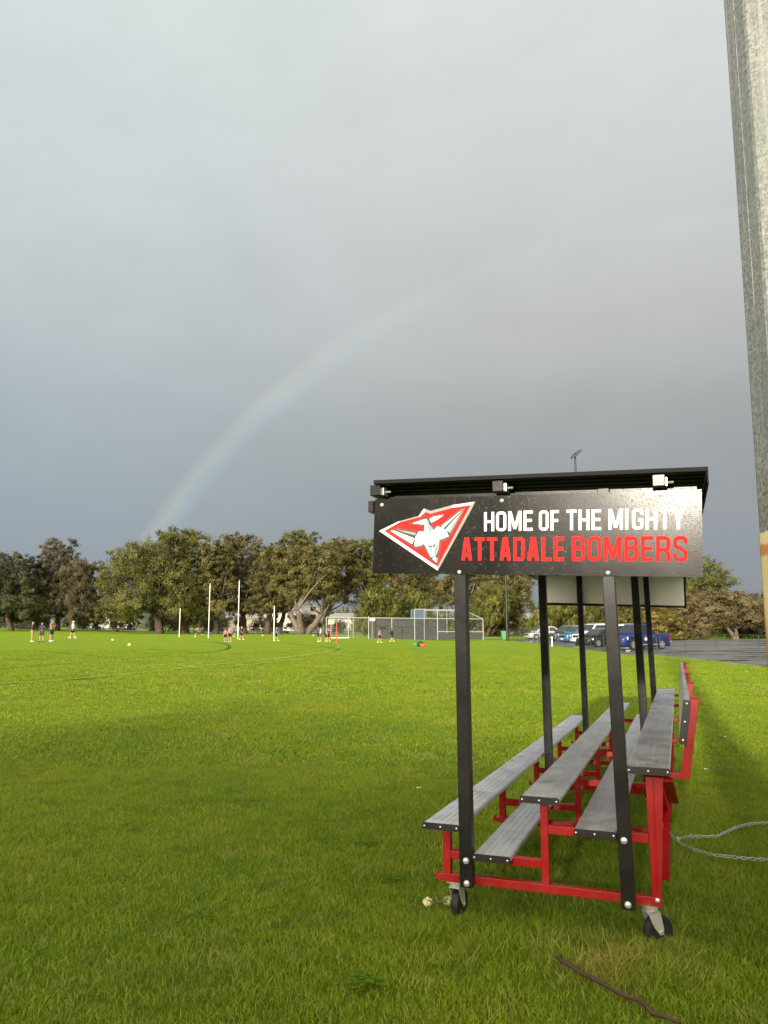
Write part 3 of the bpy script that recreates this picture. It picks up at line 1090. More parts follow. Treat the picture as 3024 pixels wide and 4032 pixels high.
# unseen tree row added behind the camera to throw the near turf into shade
G4 = 'unseen shade trees added behind the camera'
GL = ['dark', 'dense', 'round', 'broad', 'tall', 'bushy', 'old', 'full', 'wide', 'heavy']
for k in range(10):
    tree('broad_tree', (-52 + 7.0 * k, -45 + 2.5 * math.sin(k * 2.1), 0), 15, 15.15 + .45 * math.sin(k * 1.7), 2.0, L_DARK, GL[k] + ' crowned unseen tree added behind the camera to cast shade', G4,
         seed=50 + k, nleaf=15000, ls=.42, low=.8, nlobes=34, trunk_r=.4, lobe_size=1.5)

# low scrub behind the boundary fence, grows as one mass
def scrub(name, x0, x1, y0, y1, h, m, label, nl, seed, ls=.22):
    rs = np.random.default_rng(seed)
    nb = int((x1 - x0) / 2.6)
    lobes = []
    for k in range(nb):
        x = x0 + (x1 - x0) * (k + rs.uniform()) / nb
        y = rs.uniform(y0, y1)
        s = rs.uniform(1.2, 2.3)
        lobes.append([x, y, float(gz(x, y)) + h * rs.uniform(.25, .6), s, h * rs.uniform(.35, .55), .5 + rs.uniform(-.25, .25)])
    V, I, Tn = crown_leaves(lobes, nl, ls, rs, 0, .3)
    V[:, 2] = np.maximum(V[:, 2], gz(V[:, 0], V[:, 1]) + .05)
    o = np_mesh(name, V, 4, I, m, {'tint': Tn})
    return tag(o, label, 'scrub', kind='stuff')


scrub('scrub', -98, -33, 150, 162, 5.2, L_DARK, 'dark scrub under the trees beyond the left boundary fence', 60000, 71, .18)
scrub('scrub', -46, 34, 168, 176, 4.4, L_GREY, 'grey green scrub across the road behind the goal posts', 42000, 72, .17)
scrub('scrub', -34, 30, 138, 146, 2.2, L_OLIVE, 'low olive scrub between the trunks behind the boundary fence', 9000, 76, .16)
scrub('scrub', 8, 60, 124, 134, 3.4, L_OLIVE, 'olive scrub behind the parked cars', 26000, 73, .17)
scrub('scrub', 42, 92, 106, 116, 3.2, L_OLIVE, 'olive scrub behind the flat topped tree', 22000, 74, .16)
scrub('scrub', -160, 160, 240, 262, 10, L_GREEN, 'far wood closing the view beyond the houses', 30000, 75, .5)

# ------------------------------------------------------------------ houses beyond the trees
M_wallw = mat('pale_render', (.42, .41, .38), .7, build=speckle((.42, .41, .37), .08, 1.5, .7))
M_wallb = mat('cream_brick', (.34, .29, .21), .8, build=speckle((.34, .29, .21), .12, 3, .8))
M_roofr = mat('red_tile', (.36, .13, .08), .75, build=speckle((.36, .13, .08), .2, 3, .75))
M_roofg = mat('grey_tile', (.22, .22, .22), .7, build=speckle((.22, .22, .22), .2, 3, .7))
M_glass = mat('dark_glass', (.02, .025, .03), .08, spec=.8)


def house(x, y, wd_, h, dp, mw, mr, label, rz=0.0, roof_h=1.5, flat=False, nwin=3, floors=1):
    e = empty('house', (x, y, float(gz(x, y))), rz, label, 'house')
    MB().quadbox((-wd_ / 2, 0, 0), (wd_ / 2, dp, h)).build('wall', mw, e)
    if flat:
        MB().quadbox((-wd_ / 2 - .3, -.3, h), (wd_ / 2 + .3, dp + .3, h + .3)).build('roof', mr, e)
    else:
        m_ = MB()
        a, b = wd_ / 2 + .5, dp + .5
        rg = max(.5, wd_ / 2 - dp / 2)
        m_.v = [(-a, -.5, h), (a, -.5, h), (a, b, h), (-a, b, h), (-rg, dp / 2, h + roof_h), (rg, dp / 2, h + roof_h)]
        m_.f = [(0, 1, 5, 4), (1, 2, 5), (2, 3, 4, 5), (3, 0, 4), (0, 3, 2, 1)]
        m_.build('roof', mr, e)
    for fl in range(floors):
        for k in range(nwin):
            cx_ = -wd_ / 2 + wd_ * (k + .5) / nwin
            z0 = .9 + fl * h / floors
            fr = MB().quadbox((cx_ - .75, -.06, z0 - .08), (cx_ + .75, -.003, z0 + 1.25)).build('window', M_whitepost, e)
            MB().quadbox((cx_ - .66, -.085, z0), (cx_ + .66, -.063, z0 + 1.16)).build('pane', M_glass, fr)
    return e


def hx(px, D):
    return at(px * DX, 2461, D).x


house(hx(610, 205), 205, 15, 4.8, 9, M_wallw, M_roofg, 'white two storey house seen under the tree by the right behind post', floors=2, nwin=4)
house(hx(676, 178), 178, 4.6, 5.6, 8, M_wallw, M_roofg, 'narrow pale building with balconies seen left of the steel cage', flat=True, floors=3, nwin=1)
house(hx(752, 205), 205, 16, 3.2, 9, M_wallw, M_roofg, 'white low house seen through the left half of the steel cage', nwin=4)
house(hx(520, 200), 200, 12, 3.0, 8, M_wallb, M_roofg, 'cream low house seen between the two tall goal posts', nwin=3)
house(hx(245, 200), 200, 12, 3.4, 8, M_wallw, M_roofg, 'pale house glimpsed through the trunks left of the goal posts', nwin=3)
house(hx(1168, 165), 165, 13, 2.8, 8, M_wallb, M_roofg, 'cream house behind the silver car', nwin=3)
house(hx(1385, 150), 150, 18, 4.6, 9, M_wallw, M_roofr, 'house with red tiled roof above the blue ute', floors=2, nwin=4, roof_h=2.4)

# ------------------------------------------------------------------ boundary fence
M_fblack = mat('black_fence_coat', (.016, .017, .016), .45)


def m_mesh(op, col):
    def f(nt, bs):
        P = ocoord(nt)
        sp = nt.add('ShaderNodeSeparateXYZ')
        nt.l.new(P, sp.inputs[0])
        # diamond wire pattern
        k = 1 / .055
        a = nt.math('FRACT', nt.math('MULTIPLY', nt.math('ADD', nt.math('ADD', sp.outputs[0], sp.outputs[1]), sp.outputs[2]), k))
        b = nt.math('FRACT', nt.math('MULTIPLY', nt.math('SUBTRACT', nt.math('ADD', sp.outputs[0], sp.outputs[1]), sp.outputs[2]), k))
        wv = nt.math('MAXIMUM', nt.math('LESS_THAN', a, op), nt.math('LESS_THAN', b, op))
        tr = nt.add('ShaderNodeBsdfTransparent')
        mx_ = nt.add('ShaderNodeMixShader')
        nt.l.new(wv, mx_.inputs[0])
        nt.l.new(tr.outputs[0], mx_.inputs[1])
        nt.l.new(bs.outputs[0], mx_.inputs[2])
        out = [q for q in nt.n if q.type == 'OUTPUT_MATERIAL'][0]
        nt.l.new(mx_.outputs[0], out.inputs[0])
        bs.inputs['Base Color'].default_value = (*col, 1)
    return f


M_wire_b = mat('black_chainwire', (.02, .02, .02), .5, build=m_mesh(.07, (.02, .021, .02)))
M_wire_g = mat('grey_chainwire', (.30, .31, .30), .5, build=m_mesh(.045, (.16, .17, .16)))


def fence_run(name, pts, h, label, mesh=True, post_every=3.0, rails=(1.0,), r=.022, bottom=False, cat='fence'):
    e = empty(name, pts[0], 0, label, cat)
    o = Vector(pts[0])
    pts = [Vector(p) - o for p in pts]
    tops = MB()
    for i in range(len(pts) - 1):
        a, b = pts[i], pts[i + 1]
        for rz_ in rails:
            tops.tube([a + Vector((0, 0, h * rz_)), b + Vector((0, 0, h * rz_))], r * .9, 6)
    tops.build('rail', M_fblack, e, smooth='all')
    if mesh:
        m_ = MB()
        for i in range(len(pts) - 1):
            a, b = pts[i], pts[i + 1]
            k = len(m_.v)
            m_.v += [a + Vector((0, 0, .03)), b + Vector((0, 0, .03)), b + Vector((0, 0, h * .99)), a + Vector((0, 0, h * .99))]
            m_.f.append((k, k + 1, k + 2, k + 3))
        m_.build('wire_mesh', M_wire_b, e, fix=False)
    acc = 0.0
    proto = None
    pos = []
    for i in range(len(pts) - 1):
        a, b = pts[i], pts[i + 1]
        L = (b - a).length
        while acc < L:
            pos.append(a.lerp(b, acc / L))
            acc += post_every
        acc -= L
    pos.append(pts[-1])
    for p in pos:
        if proto is None:
            proto = MB().tube([(0, 0, -.1), (0, 0, h * 1.02)], r * 1.25, 8).build('post', M_fblack, e, smooth=True)
            q = proto
        else:
            q = proto.copy()
            COL.objects.link(q)
            q.parent = e
        q.location = p
    return e


def onG(x, y):
    return Vector((x, y, float(gz(x, y))))


bf = [onG(-96, 152), onG(-70, 148), onG(-48, 140), onG(-30, 131), onG(-18, 127), onG(-8, 125.5), onG(4, 125), onG(14, 124), onG(24, 118)]
fence_run('boundary_fence', bf, 1.15, 'long black chain wire fence running under the far trees', post_every=3.0)
# car park rail fence
cf = [gp(1960, 2512), gp(2040, 2520), gp(2109, 2529), gp(2220, 2543), gp(2333, 2556), gp(2460, 2568), gp(2587, 2577)]
cf = [onG(p.x, p.y) for p in cf]
fence_run('rail_fence', cf, 1.05, 'black tube fence curving along the parked cars', post_every=2.9, mesh=True)
cf2 = [gp(2600, 2574), gp(2765, 2567), gp(2945, 2566), gp(3150, 2566)]
cf2 = [onG(p.x, p.y) for p in cf2]
fence_run('rail_fence', cf2, 1.05, 'black two rail fence crossing the wet asphalt right of the blue ute', post_every=3.05, mesh=False, rails=(1.0, .06))
fence_run('rail_fence', [onG(x, y) for x, y in ((36, 90), (46, 89), (60, 88), (75, 86))], .7, 'low far rail fence in front of the flat topped tree', post_every=3.2, mesh=False)

# ------------------------------------------------------------------ goal posts
gl = [(388, 1314, 1376), (451, 1260, 1376.5), (514.5, 1254, 1380), (592, 1309, 1382)]
labs = ['short white behind post leftmost of the four', 'tall white goal post left of the pair', 'tall white goal post right of the pair', 'short white behind post rightmost of the four']
dep = [96, 90.6, 85.2, 80]
proto = None
for (x, t, b), lb, D in zip(gl, labs, dep):
    P = at(x * DX, 2461, D)
    z0 = float(gz(P.x, D))
    h = at(x * DX, t * DX, D).z - z0
    o = MB().tube([(0, 0, -.1), (0, 0, h * .97), (0, 0, h)], [.045, .042, .032], 14).build('goal_post', M_whitepost, None, smooth=True)
    o.location = (P.x, D, z0)
    tag(o, lb, 'goal post', 'white football goal and behind posts')

# ------------------------------------------------------------------ steel cage, dark wall, container
CD = 88.0


def cz(px, py, D=CD):
    return at(px, py, D)


def z3(x, y):
    return 1200 + x * .4822, 2200 + y * .4822


c0 = cz(*z3(177, 655))
cb = float(gz(2.0, CD))
e = empty('steel_cage', (c0.x, CD, cb), 0, 'long galvanised pipe cage with wire mesh beside the oval', 'sports cage')


def cl_(x, y, dy=0.0):
    p = cz(*z3(x, y))
    return Vector((p.x - c0.x, dy, max(0, p.z - cb)))


pr = .045
for x, yt in ((177, 475), (357, 485), (522, 470), (711, 485), (897, 412), (1083, 415), (1260, 430), (1455, 495)):
    a = cl_(x, yt)
    MB().tube([(a.x, 0, -.05), (a.x, 0, a.z)], pr, 10).build('post', M_galv, e, smooth=True)
for x, yt in ((196, 478), (389, 490), (548, 488), (985, 418), (1175, 418)):
    a = cl_(x, yt)
    MB().tube([(a.x, 2.6, -.05), (a.x, 2.6, a.z)], pr * .8, 8).build('back_post', M_galv, e, smooth=True)
for (x0, y0, x1, y1, dy) in ((177, 478, 1455, 493, 0), (897, 412, 1300, 420, 0), (1300, 420, 1455, 493, 0), (1083, 595, 1455, 597, 0), (196, 480, 1440, 490, 2.6), (985, 418, 1300, 422, 2.6)):
    MB().tube([cl_(x0, y0, dy), cl_(x1, y1, dy)], pr * .85, 8).build('rail', M_galv, e, smooth=True)
for x in (177, 522, 897, 1083, 1455):
    a = cl_(x, 484)
    MB().tube([a, a + Vector((0, 2.6, 0))], pr * .7, 8).build('cross_rail', M_galv, e, smooth=True)
m_ = MB()
a, b = cl_(177, 480), cl_(1455, 493)
m_.v = [(a.x, .06, .02), (b.x, .06, .02), (b.x, .06, b.z), (a.x, .06, a.z)]
m_.f = [(0, 1, 2, 3)]
m_.build('wire_mesh', M_wire_g, e, fix=False)
m_ = MB()
a, b = cl_(897, 414), cl_(1300, 421)
zb_ = cl_(897, 485).z + .02
c_ = cl_(1455, 493)
m_.v = [(a.x, .06, zb_), (c_.x, .06, zb_), (b.x, .06, b.z), (a.x, .06, a.z)]
m_.f = [(0, 1, 2, 3)]
m_.build('wire_mesh', M_wire_g, e, fix=False)
M_board = mat('black_board', (.010, .010, .011), .6)
a, b = cl_(1090, 600), cl_(1450, 600)
MB().quadbox((a.x, .10, .02), (b.x, .14, a.z - .05)).build('kick_board', M_board, e)
a, b = cl_(531, 487), cl_(573, 507)
MB().quadbox((a.x, -.075, b.z), (b.x, -.055, a.z)).build('notice', M_whitepost, e)


def m_wall(nt, bs):
    P = ocoord(nt)
    sp = nt.add('ShaderNodeSeparateXYZ')
    nt.l.new(P, sp.inputs[0])
    n = nt.noise(nt.scaled(P, (6, 1, .5)), 1.2, 4, .6)
    nt.l.new(nt.mix(nt.rng(n, .3, .7), (.010, .011, .013), (.034, .036, .040)), bs.inputs['Base Color'])


M_wallk = mat('dark_wall', (.05, .05, .055), .7, build=m_wall)
a, b = cz(*z3(532, 486), 91.6), cz(*z3(1150, 636), 91.6)
zb0 = float(gz(5, 91.6))
wl = MB()
X0, X1, h = a.x, b.x, a.z - zb0
npal = int((X1 - X0) / .24)
for k in range(npal):
    xa = X0 + (X1 - X0) * k / npal
    wl.quadbox((xa + .012 - X0, 0 if k % 2 else .035, 0), (xa + (X1 - X0) / npal - .012 - X0, .06 if k % 2 else .09, h * (1 - .006 * (k % 3))))
wl.quadbox((0, .095, h * .25), (X1 - X0, .16, h * .32)).quadbox((0, .095, h * .75), (X1 - X0, .16, h * .82))
o = wl.build('slat_wall', M_wallk)
o.location = (X0, 91.6, zb0)
tag(o, 'dark charcoal slatted wall standing behind the steel cage mesh', 'wall')

M_blue = mat('container_blue', (.04, .09, .14), .5, build=speckle((.04, .09, .145), .12, 3, .5))
a, b = cz(*z3(872, 418), 94), cz(*z3(990, 480), 94)
ctn = empty('container', (a.x, 94, float(gz(4, 94))), 0, 'pale blue shipping container showing above the slatted wall', 'container')
hh = a.z - float(gz(4, 94))
m_ = MB()
nw = 22
Lx = b.x - a.x
prof = []
for k in range(nw):
    x0 = Lx * k / nw
    d = Lx / nw
    prof += [(x0, 0), (x0 + d * .35, 0), (x0 + d * .5, .04), (x0 + d * .85, .04)]
prof += [(Lx, 0), (Lx, 5.8), (0, 5.8)]
i0 = 0
m_.v = [(x, y, .1) for x, y in prof] + [(x, y, hh) for x, y in prof]
n_ = len(prof)
m_.f = [tuple(range(n_)), tuple(range(2 * n_ - 1, n_ - 1, -1))] + [(k, (k + 1) % n_, (k + 1) % n_ + n_, k + n_) for k in range(n_)]
m_.build('body', M_blue, ctn)
fr = MB()
for x in (0, Lx):
    fr.quadbox((x - .07, -.05, 0), (x + .07, .09, hh + .05))
fr.quadbox((.07, -.05, hh - .08), (Lx - .07, -.01, hh + .05))
fr.build('frame', M_blue, ctn)

# red agility poles and the white goal base lying on the turf
M_redpole = mat('red_pole', (.62, .06, .03), .5)
proto = None
for (x, yt, yb, dx_, lb) in ((1300, 2456, 2525, .14, 'slightly leaning red training pole, left of the pair'), (1325, 2453, 2531, 0.0, 'upright red training pole, right of the pair')):
    P = gp(x, yb)
    h = at(x, yt, P.y).z - P.z
    o = empty('training_pole', P, 0, lb, 'pole', 'red training poles in front of the steel cage')
    MB().tube([(0, 0, .0), (dx_, 0, h)], .035, 8).build('shaft', M_redpole, o, smooth=True)
    MB().lathe((0, 0, .03), (0, 0, 1), [(-.03, .16), (-.01, .15), (.02, .06), (.05, .045)], 14).build('base', M_redpole, o, smooth=True)
P0, P1 = gp(1305, 2514), gp(1378, 2514)
gb = empty('portable_goal', P0, 0, 'white bar of a portable goal lying on the grass by the cage', 'goal')
MB().tube([(0, 0, .06), (P1.x - P0.x, P1.y - P0.y, .06)], .06, 8).build('base_bar', M_whitepost, gb, smooth=True)
MB().tube([(0, 0, .05), (.1, -1.2, .05)], .05, 8).build('side_bar', M_whitepost, gb, smooth=True)
MB().tube([(P1.x - P0.x, P1.y - P0.y, .05), (P1.x - P0.x - .1, P1.y - P0.y - 1.2, .05)], .05, 8).build('side_bar', M_whitepost, gb, smooth=True)

# balls, markers, stakes and the pile of bags
M_yel = mat('yellow_ball', (.75, .66, .25), .5)
for (x, y, lb) in ((442.5, 2521.5, 'yellow football on the turf, farther of the two at left'), (508.5, 2542, 'yellow football on the turf, nearer of the two at left'),
                   (1034, 2503, 'yellow football on the turf between the goal posts'), (1234, 2503, 'pale yellow football left of the steel cage'), (1000, 2467, None)):
    if lb is None:
        continue
    P = gp(x, y + 2)
    D = P.y
    o = MB().ball((0, 0, .10), (.13, .085, .085), 14, 10).build('football', M_yel, None, smooth='all')
    o.location = P
    o.rotation_euler = (0, 0, x)
    tag(o, lb, 'ball', 'footballs lying on the oval')
M_line_post = M_whitepost
for (x, yt, yb, lb, rz_) in ((476, 2466, 2485, 'short white boundary stake in front of the left trees', .06), (2174, 2506, 2545, 'short cream bollard standing on the grass by the parked cars', 0.0)):
    P = gp(x, yb)
    h = at(x, yt, P.y).z - P.z
    o = MB().tube([(0, 0, -.05), (rz_ * 2, 0, h * .95), (rz_ * 2, 0, h)], [.06, .055, .03], 10).build('marker_post', M_whitepost, None, smooth=True)
    o.location = P
    tag(o, lb, 'marker post')
P = gp(1652, 2546)
bags = [('green', (.02, .22, .07), (-.42, 0), (.30, .20, .30), 'green round sports bag at the left of the pile on the grass'),
        ('orange', (.62, .10, .05), (.30, -.1), (.34, .22, .20), 'orange sports bag at the front of the pile on the grass'),
        ('black', (.015, .015, .018), (.12, .3), (.48, .24, .30), 'black sports bag at the back of the pile on the grass')]
for nm, c, off, sz, lb in bags:
    off, sz = tuple(q * .75 for q in off), tuple(q * .68 for q in sz)
    m_ = mat('bag_' + nm, c, .7, build=speckle(c, .3, 6, .7))
    e_ = empty('sports_bag', (P.x + off[0], P.y + off[1], P.z), 0, lb, 'bag', 'sports bags piled on the oval')
    o = MB().ball((0, 0, sz[2] * .82), sz, 16, 10).build('body', m_, e_, smooth='all')
    for v in o.data.vertices:
        n0 = mnoise.noise(Vector(v.co) * 5 + Vector((off[0] * 9, 0, 0)))
        v.co *= 1 + .16 * n0
        v.co.z = max(0.0, v.co.z)
    MB().tube([(-sz[0] * .5, 0, sz[2] * 1.55), (-sz[0] * .25, 0, sz[2] * 1.95), (sz[0] * .25, 0, sz[2] * 1.95), (sz[0] * .5, 0, sz[2] * 1.55)], .018, 6).build('handle', M_dark, e_, smooth='all')

# ------------------------------------------------------------------ lamp posts
M_lampb = mat('lamp_black', (.014, .014, .015), .45)
D = 62.0
P = at(2264, 1790, D)
zb = float(gz(P.x, D))
ztop = at(2264, 1790, D).z
e = empty('lamp_post', (P.x, D, zb), 0, 'black lamp post with tilted floodlights rising above the shelter roof', 'lamp post')
MB().tube([(0, 0, 0), (0, 0, (ztop - zb) * .5), (0, 0, ztop - zb)], [.13, .10, .075], 12).build('pole', M_lampb, e, smooth=True)
h = ztop - zb
MB().bar((-.25, 0, h - .02), (.25, 0, h + .06), .07, .07).build('bracket', M_lampb, e)
for dx_, dz_, dy_ in ((-.02, -.16, -.15), (.33, .20, .15)):
    hd = MB().hexa([(dx_ - .34, dy_ - .25, h + dz_ - .20), (dx_ + .22, dy_ - .25, h + dz_ + .10), (dx_ + .22, dy_ + .25, h + dz_ + .10), (dx_ - .34, dy_ + .25, h + dz_ - .20),
                    (dx_ - .32, dy_ - .22, h + dz_ - .02), (dx_ + .22, dy_ - .22, h + dz_ + .26), (dx_ + .22, dy_ + .22, h + dz_ + .26), (dx_ - .32, dy_ + .22, h + dz_ - .02)]).build('floodlight', M_lampb, e, bevel=.02)
    MB().hexa([(dx_ - .31, dy_ - .2, h + dz_ - .205), (dx_ + .19, dy_ - .2, h + dz_ + .063), (dx_ + .19, dy_ + .2, h + dz_ + .063), (dx_ - .31, dy_ + .2, h + dz_ - .205),
               (dx_ - .31, dy_ - .2, h + dz_ - .19), (dx_ + .19, dy_ - .2, h + dz_ + .078), (dx_ + .19, dy_ + .2, h + dz_ + .078), (dx_ - .31, dy_ + .2, h + dz_ - .19)]).build('lens', M_galv, hd)
D = 88.0
P = at(1996, 2461, D)
e = empty('lamp_post', (P.x, D, float(gz(P.x, D))), 0, 'thin black lamp post between the steel cage and the silver car', 'lamp post')
MB().tube([(0, 0, 0), (0, 0, 5), (0, 0, 11.3)], [.15, .13, .09], 12).build('pole', M_lampb, e, smooth=True)
MB().bar((-.5, 0, 11.25), (.5, 0, 11.25), .08, .08).build('bracket', M_lampb, e)
for dx_ in (-.4, .4):
    MB().hexa([(dx_ - .3, -.3, 11.3), (dx_ + .3, -.3, 11.3), (dx_ + .3, .2, 11.4), (dx_ - .3, .2, 11.4), (dx_ - .25, -.2, 11.5), (dx_ + .25, -.2, 11.5), (dx_ + .25, .2, 11.55), (dx_ - .25, .2, 11.55)]).build('floodlight', M_lampb, e, bevel=.02)
# green bin beside it
P = gp(1985, 2520)
M_bin = mat('green_bin', (.10, .30, .13), .5)
e = empty('wheelie_bin', P, .2, 'green bin beside the thin black lamp post', 'bin')
MB().hexa([(-.22, -.25, .05), (.22, -.25, .05), (.22, .25, .05), (-.22, .25, .05), (-.29, -.33, .98), (.29, -.33, .98), (.29, .33, .98), (-.29, .33, .98)]).build('body', M_bin, e, bevel=.02)
MB().hexa([(-.31, -.36, .985), (.31, -.36, .985), (.31, .38, .985), (-.31, .38, .985), (-.28, -.3, 1.06), (.28, -.3, 1.06), (.28, .36, 1.06), (-.28, .36, 1.06)]).build('lid', M_bin, e, bevel=.01)

#<cars>
# ------------------------------------------------------------------ cars
def carpaint(name, c, metal=.35):
    return mat(name, c, .28, metal=metal, coat=.7, build=lambda nt, bs: nt.l.new(nt.mix(nt.noise(ocoord(nt), 2.5, 3, .5), tuple(x * .9 for x in c), tuple(min(1, x * 1.08) for x in c)), bs.inputs['Base Color']))


M_cglass = mat('car_glass', (.012, .014, .016), .05, spec=.9)
M_tyre = mat('tyre', (.016, .016, .016), .75)
M_rim = mat('alloy_rim', (.60, .61, .62), .3, metal=.7)
M_trim = mat('black_trim', (.016, .016, .017), .5)
M_lampc = mat('headlight_glass', (.75, .77, .78), .12)
M_tail = mat('tail_light_glass', (.45, .02, .015), .2)
M_plate = mat('number_plate', (.75, .76, .74), .5)


def ring(x, hb, ht, z0, z1, r=.08):
    """rounded section at x: half width hb low, ht high"""
    out = []
    for sy, wz in ((1, 0), (1, 1), (-1, 1), (-1, 0)):
        hw = hb if wz == 0 else ht
        z = z0 if wz == 0 else z1
        cy_, cz_ = sy * (hw - r), z + (r if wz == 0 else -r)
        a0 = {(1, 0): -90, (1, 1): 0, (-1, 1): 90, (-1, 0): 180}[(sy, wz)]
        for k in range(4):
            a = R(a0 + 30 * k)
            out.append((x, cy_ + r * math.cos(a), cz_ + r * math.sin(a)))
    return out


def loft(rings):
    m = MB()
    n_ = len(rings[0])
    for r_ in rings:
        m.v += r_
    for i in range(len(rings) - 1):
        for j in range(n_):
            a, b = i * n_ + j, i * n_ + (j + 1) % n_
            m.f.append((a, b, b + n_, a + n_))
    m.f.append(tuple(range(n_)))
    m.f.append(tuple((len(rings) - 1) * n_ + j for j in reversed(range(n_))))
    return m


def wheel(root, x, y, r, w):
    e_ = empty('wheel', (x, y, r))
    e_.parent = root
    MB().lathe((0, 0, 0), (0, 1, 0), [(-w / 2, r * .66), (-w / 2, r * .88), (-w * .36, r), (w * .36, r), (w / 2, r * .88), (w / 2, r * .66)], 24).build('tyre', M_tyre, e_, smooth=True)
    s = 1 if y > 0 else -1
    m = MB()
    m.lathe((0, s * w * .34, 0), (0, s, 0), [(-.05, r * .655), (.05, r * .655), (.052, r * .58), (.0, r * .56), (.0, .01)], 24)
    for k in range(5):
        a = R(72 * k + 18)
        m.bar((.04 * math.cos(a), s * w * .47, .04 * math.sin(a)), (r * .62 * math.cos(a), s * w * .50, r * .62 * math.sin(a)), r * .17, .03, (0, 1, 0))
    m.cyl((0, s * w * .46, 0), (0, 1, 0), r * .14, .04, 12)
    m.build('rim', M_rim, e_, smooth=True)


def car(kind, paint, label, loc, yaw, L=4.5, W=1.84, H=1.62, scale=1.0):
    root = empty({'ute': 'utility_truck'}.get(kind, 'parked_car'), loc, yaw, label, {'ute': 'ute', 'suv': 'car', 'wagon': 'car', 'hatch': 'car'}[kind], 'cars parked along the rail fence')
    root.scale = (scale,) * 3
    hl, hw = L / 2, W / 2
    wr = .36 if kind in ('ute', 'suv') else .33
    gc = .24 if kind in ('ute', 'suv') else .18
    belt = H * .575 if kind != 'ute' else 1.10
    hood = belt - .04
    xf, xr = hl - .92, -hl + .98 if kind != 'ute' else -hl + 1.18
    # lower body
    rs_ = []
    for x, k, zt in ((hl, .70, belt * .62), (hl - .06, .82, belt * .76), (hl - .22, .93, belt * .86), (hl - .55, .985, hood * .93), (hl - 1.15, 1.0, hood), (0, 1.0, belt), (-hl + .5, 1.0, belt), (-hl + .16, .96, belt * (.985 if kind != 'ute' else 1)), (-hl + .04, .9, belt * .94), (-hl, .84, belt * .9)):
        rs_.append(ring(x, hw * k * .95, hw * k * .97, gc, zt, .09))
    body = loft(rs_).build('body', paint, root, smooth=True)
    # wheel arches (dark recess proud of the side) and sills
    for xx in (xf, xr):
        for s in (-1, 1):
            m = MB()
            ra = wr * 1.17
            pts_ = [(xx + ra * math.cos(R(a)), wr + ra * math.sin(R(a))) for a in range(-20, 201, 20)]
            y0, y1 = (hw * .965, hw * .985) if s > 0 else (-hw * .985, -hw * .965)
            m.prism(pts_, y0, y1)
            m.build('wheel_arch', M_trim, body)
            wheel(root, xx, s * (hw - .10), wr, .23)
    MB().quadbox((-hl + .1, -hw * .9, gc - .05), (hl - .08, hw * .9, gc + .02)).build('underbody', M_trim, root)
    # greenhouse
    if kind == 'ute':
        st_ = [(hl - 1.42, 0), (hl - 2.08, 1), (hl - 3.05, 1), (hl - 3.42, 0)]
    elif kind == 'suv':
        st_ = [(hl - 1.12, 0), (hl - 1.85, 1), (-hl + .62, 1), (-hl + .12, 0)]
    elif kind == 'wagon':
        st_ = [(hl - 1.08, 0), (hl - 1.90, 1), (-hl + .85, 1), (-hl + .18, 0)]
    else:
        st_ = [(hl - 1.0, 0), (hl - 1.88, 1), (-hl + .95, 1), (-hl + .16, 0)]
    hb, ht = hw * .93, hw * .76
    z0, z1 = belt - .05, H
    x0, x1, x2, x3 = [s[0] for s in st_]
    g_ = []
    for x, f in ((x0, 0.06), ((x0 + x1) / 2, .55), (x1, .96), ((x1 + x2) / 2, 1.0), (x2, .97), ((x2 + x3) / 2, .56), (x3, .06)):
        zt = z0 + .10 + (z1 - z0 - .10) * f
        hh_ = hb + (ht - hb) * ((zt - z0) / (z1 - z0))
        g_.append(ring(x, hb, hh_, z0, zt, .045))
    roof = loft(g_).build('roof', paint, root, smooth=True)

    def sidey(z):
        return hb + (ht - hb) * ((z - z0) / (z1 - z0))
    zb, zt = belt + .035, H - .115
    f_ = lambda z: (z - z0 - .05) / (z1 - z0)
    fx = lambda z: x0 + (x1 - x0) * min(1, max(0, f_(z))) - .10
    rx_ = lambda z: x3 + (x2 - x3) * min(1, max(0, f_(z))) + .10
    mids = [(fx, .47), (.51, rx_)]
    span = x1 - x2
    xm = (x1 + x2) / 2 - (.05 if kind != 'ute' else .1)
    wins = [((fx(zb), zb), (fx(zt) - .05, zt), (xm + .04, zt), (xm + .04, zb)), ((xm - .04, zb), (xm - .04, zt), (rx_(zt) + .10, zt), (rx_(zb) + .06, zb))]
    for s in (-1, 1):
        for wq in wins:
            m = MB()
            for off in (.006, -.02):
                m.v += [(x, s * (sidey(z) + off), z) for x, z in wq]
            m.f = [(0, 1, 2, 3), (7, 6, 5, 4), (0, 4, 5, 1), (1, 5, 6, 2), (2, 6, 7, 3), (3, 7, 4, 0)]
            m.build('side_window', M_cglass, root)
    for nm2, xa, xb in (('windscreen', x0, x1), ('rear_window', x3, x2)):
        m = MB()
        sg = 1 if nm2 == 'windscreen' else -1
        for off in (.02, -.02):
            for (t_, q) in ((.10, .90), (.10, -.90), (.86, -.90), (.86, .90)):
                x = xa + (xb - xa) * t_ * .97
                z = z0 + .10 + (z1 - z0 - .10) * t_
                hh_ = (hb + (ht - hb) * ((z - z0) / (z1 - z0))) * q
                m.v.append((x + sg * off * 1.5, hh_, z + off))
        m.f = [(0, 1, 2, 3), (7, 6, 5, 4), (0, 4, 5, 1), (1, 5, 6, 2), (2, 6, 7, 3), (3, 7, 4, 0)]
        m.build(nm2, M_cglass, root)
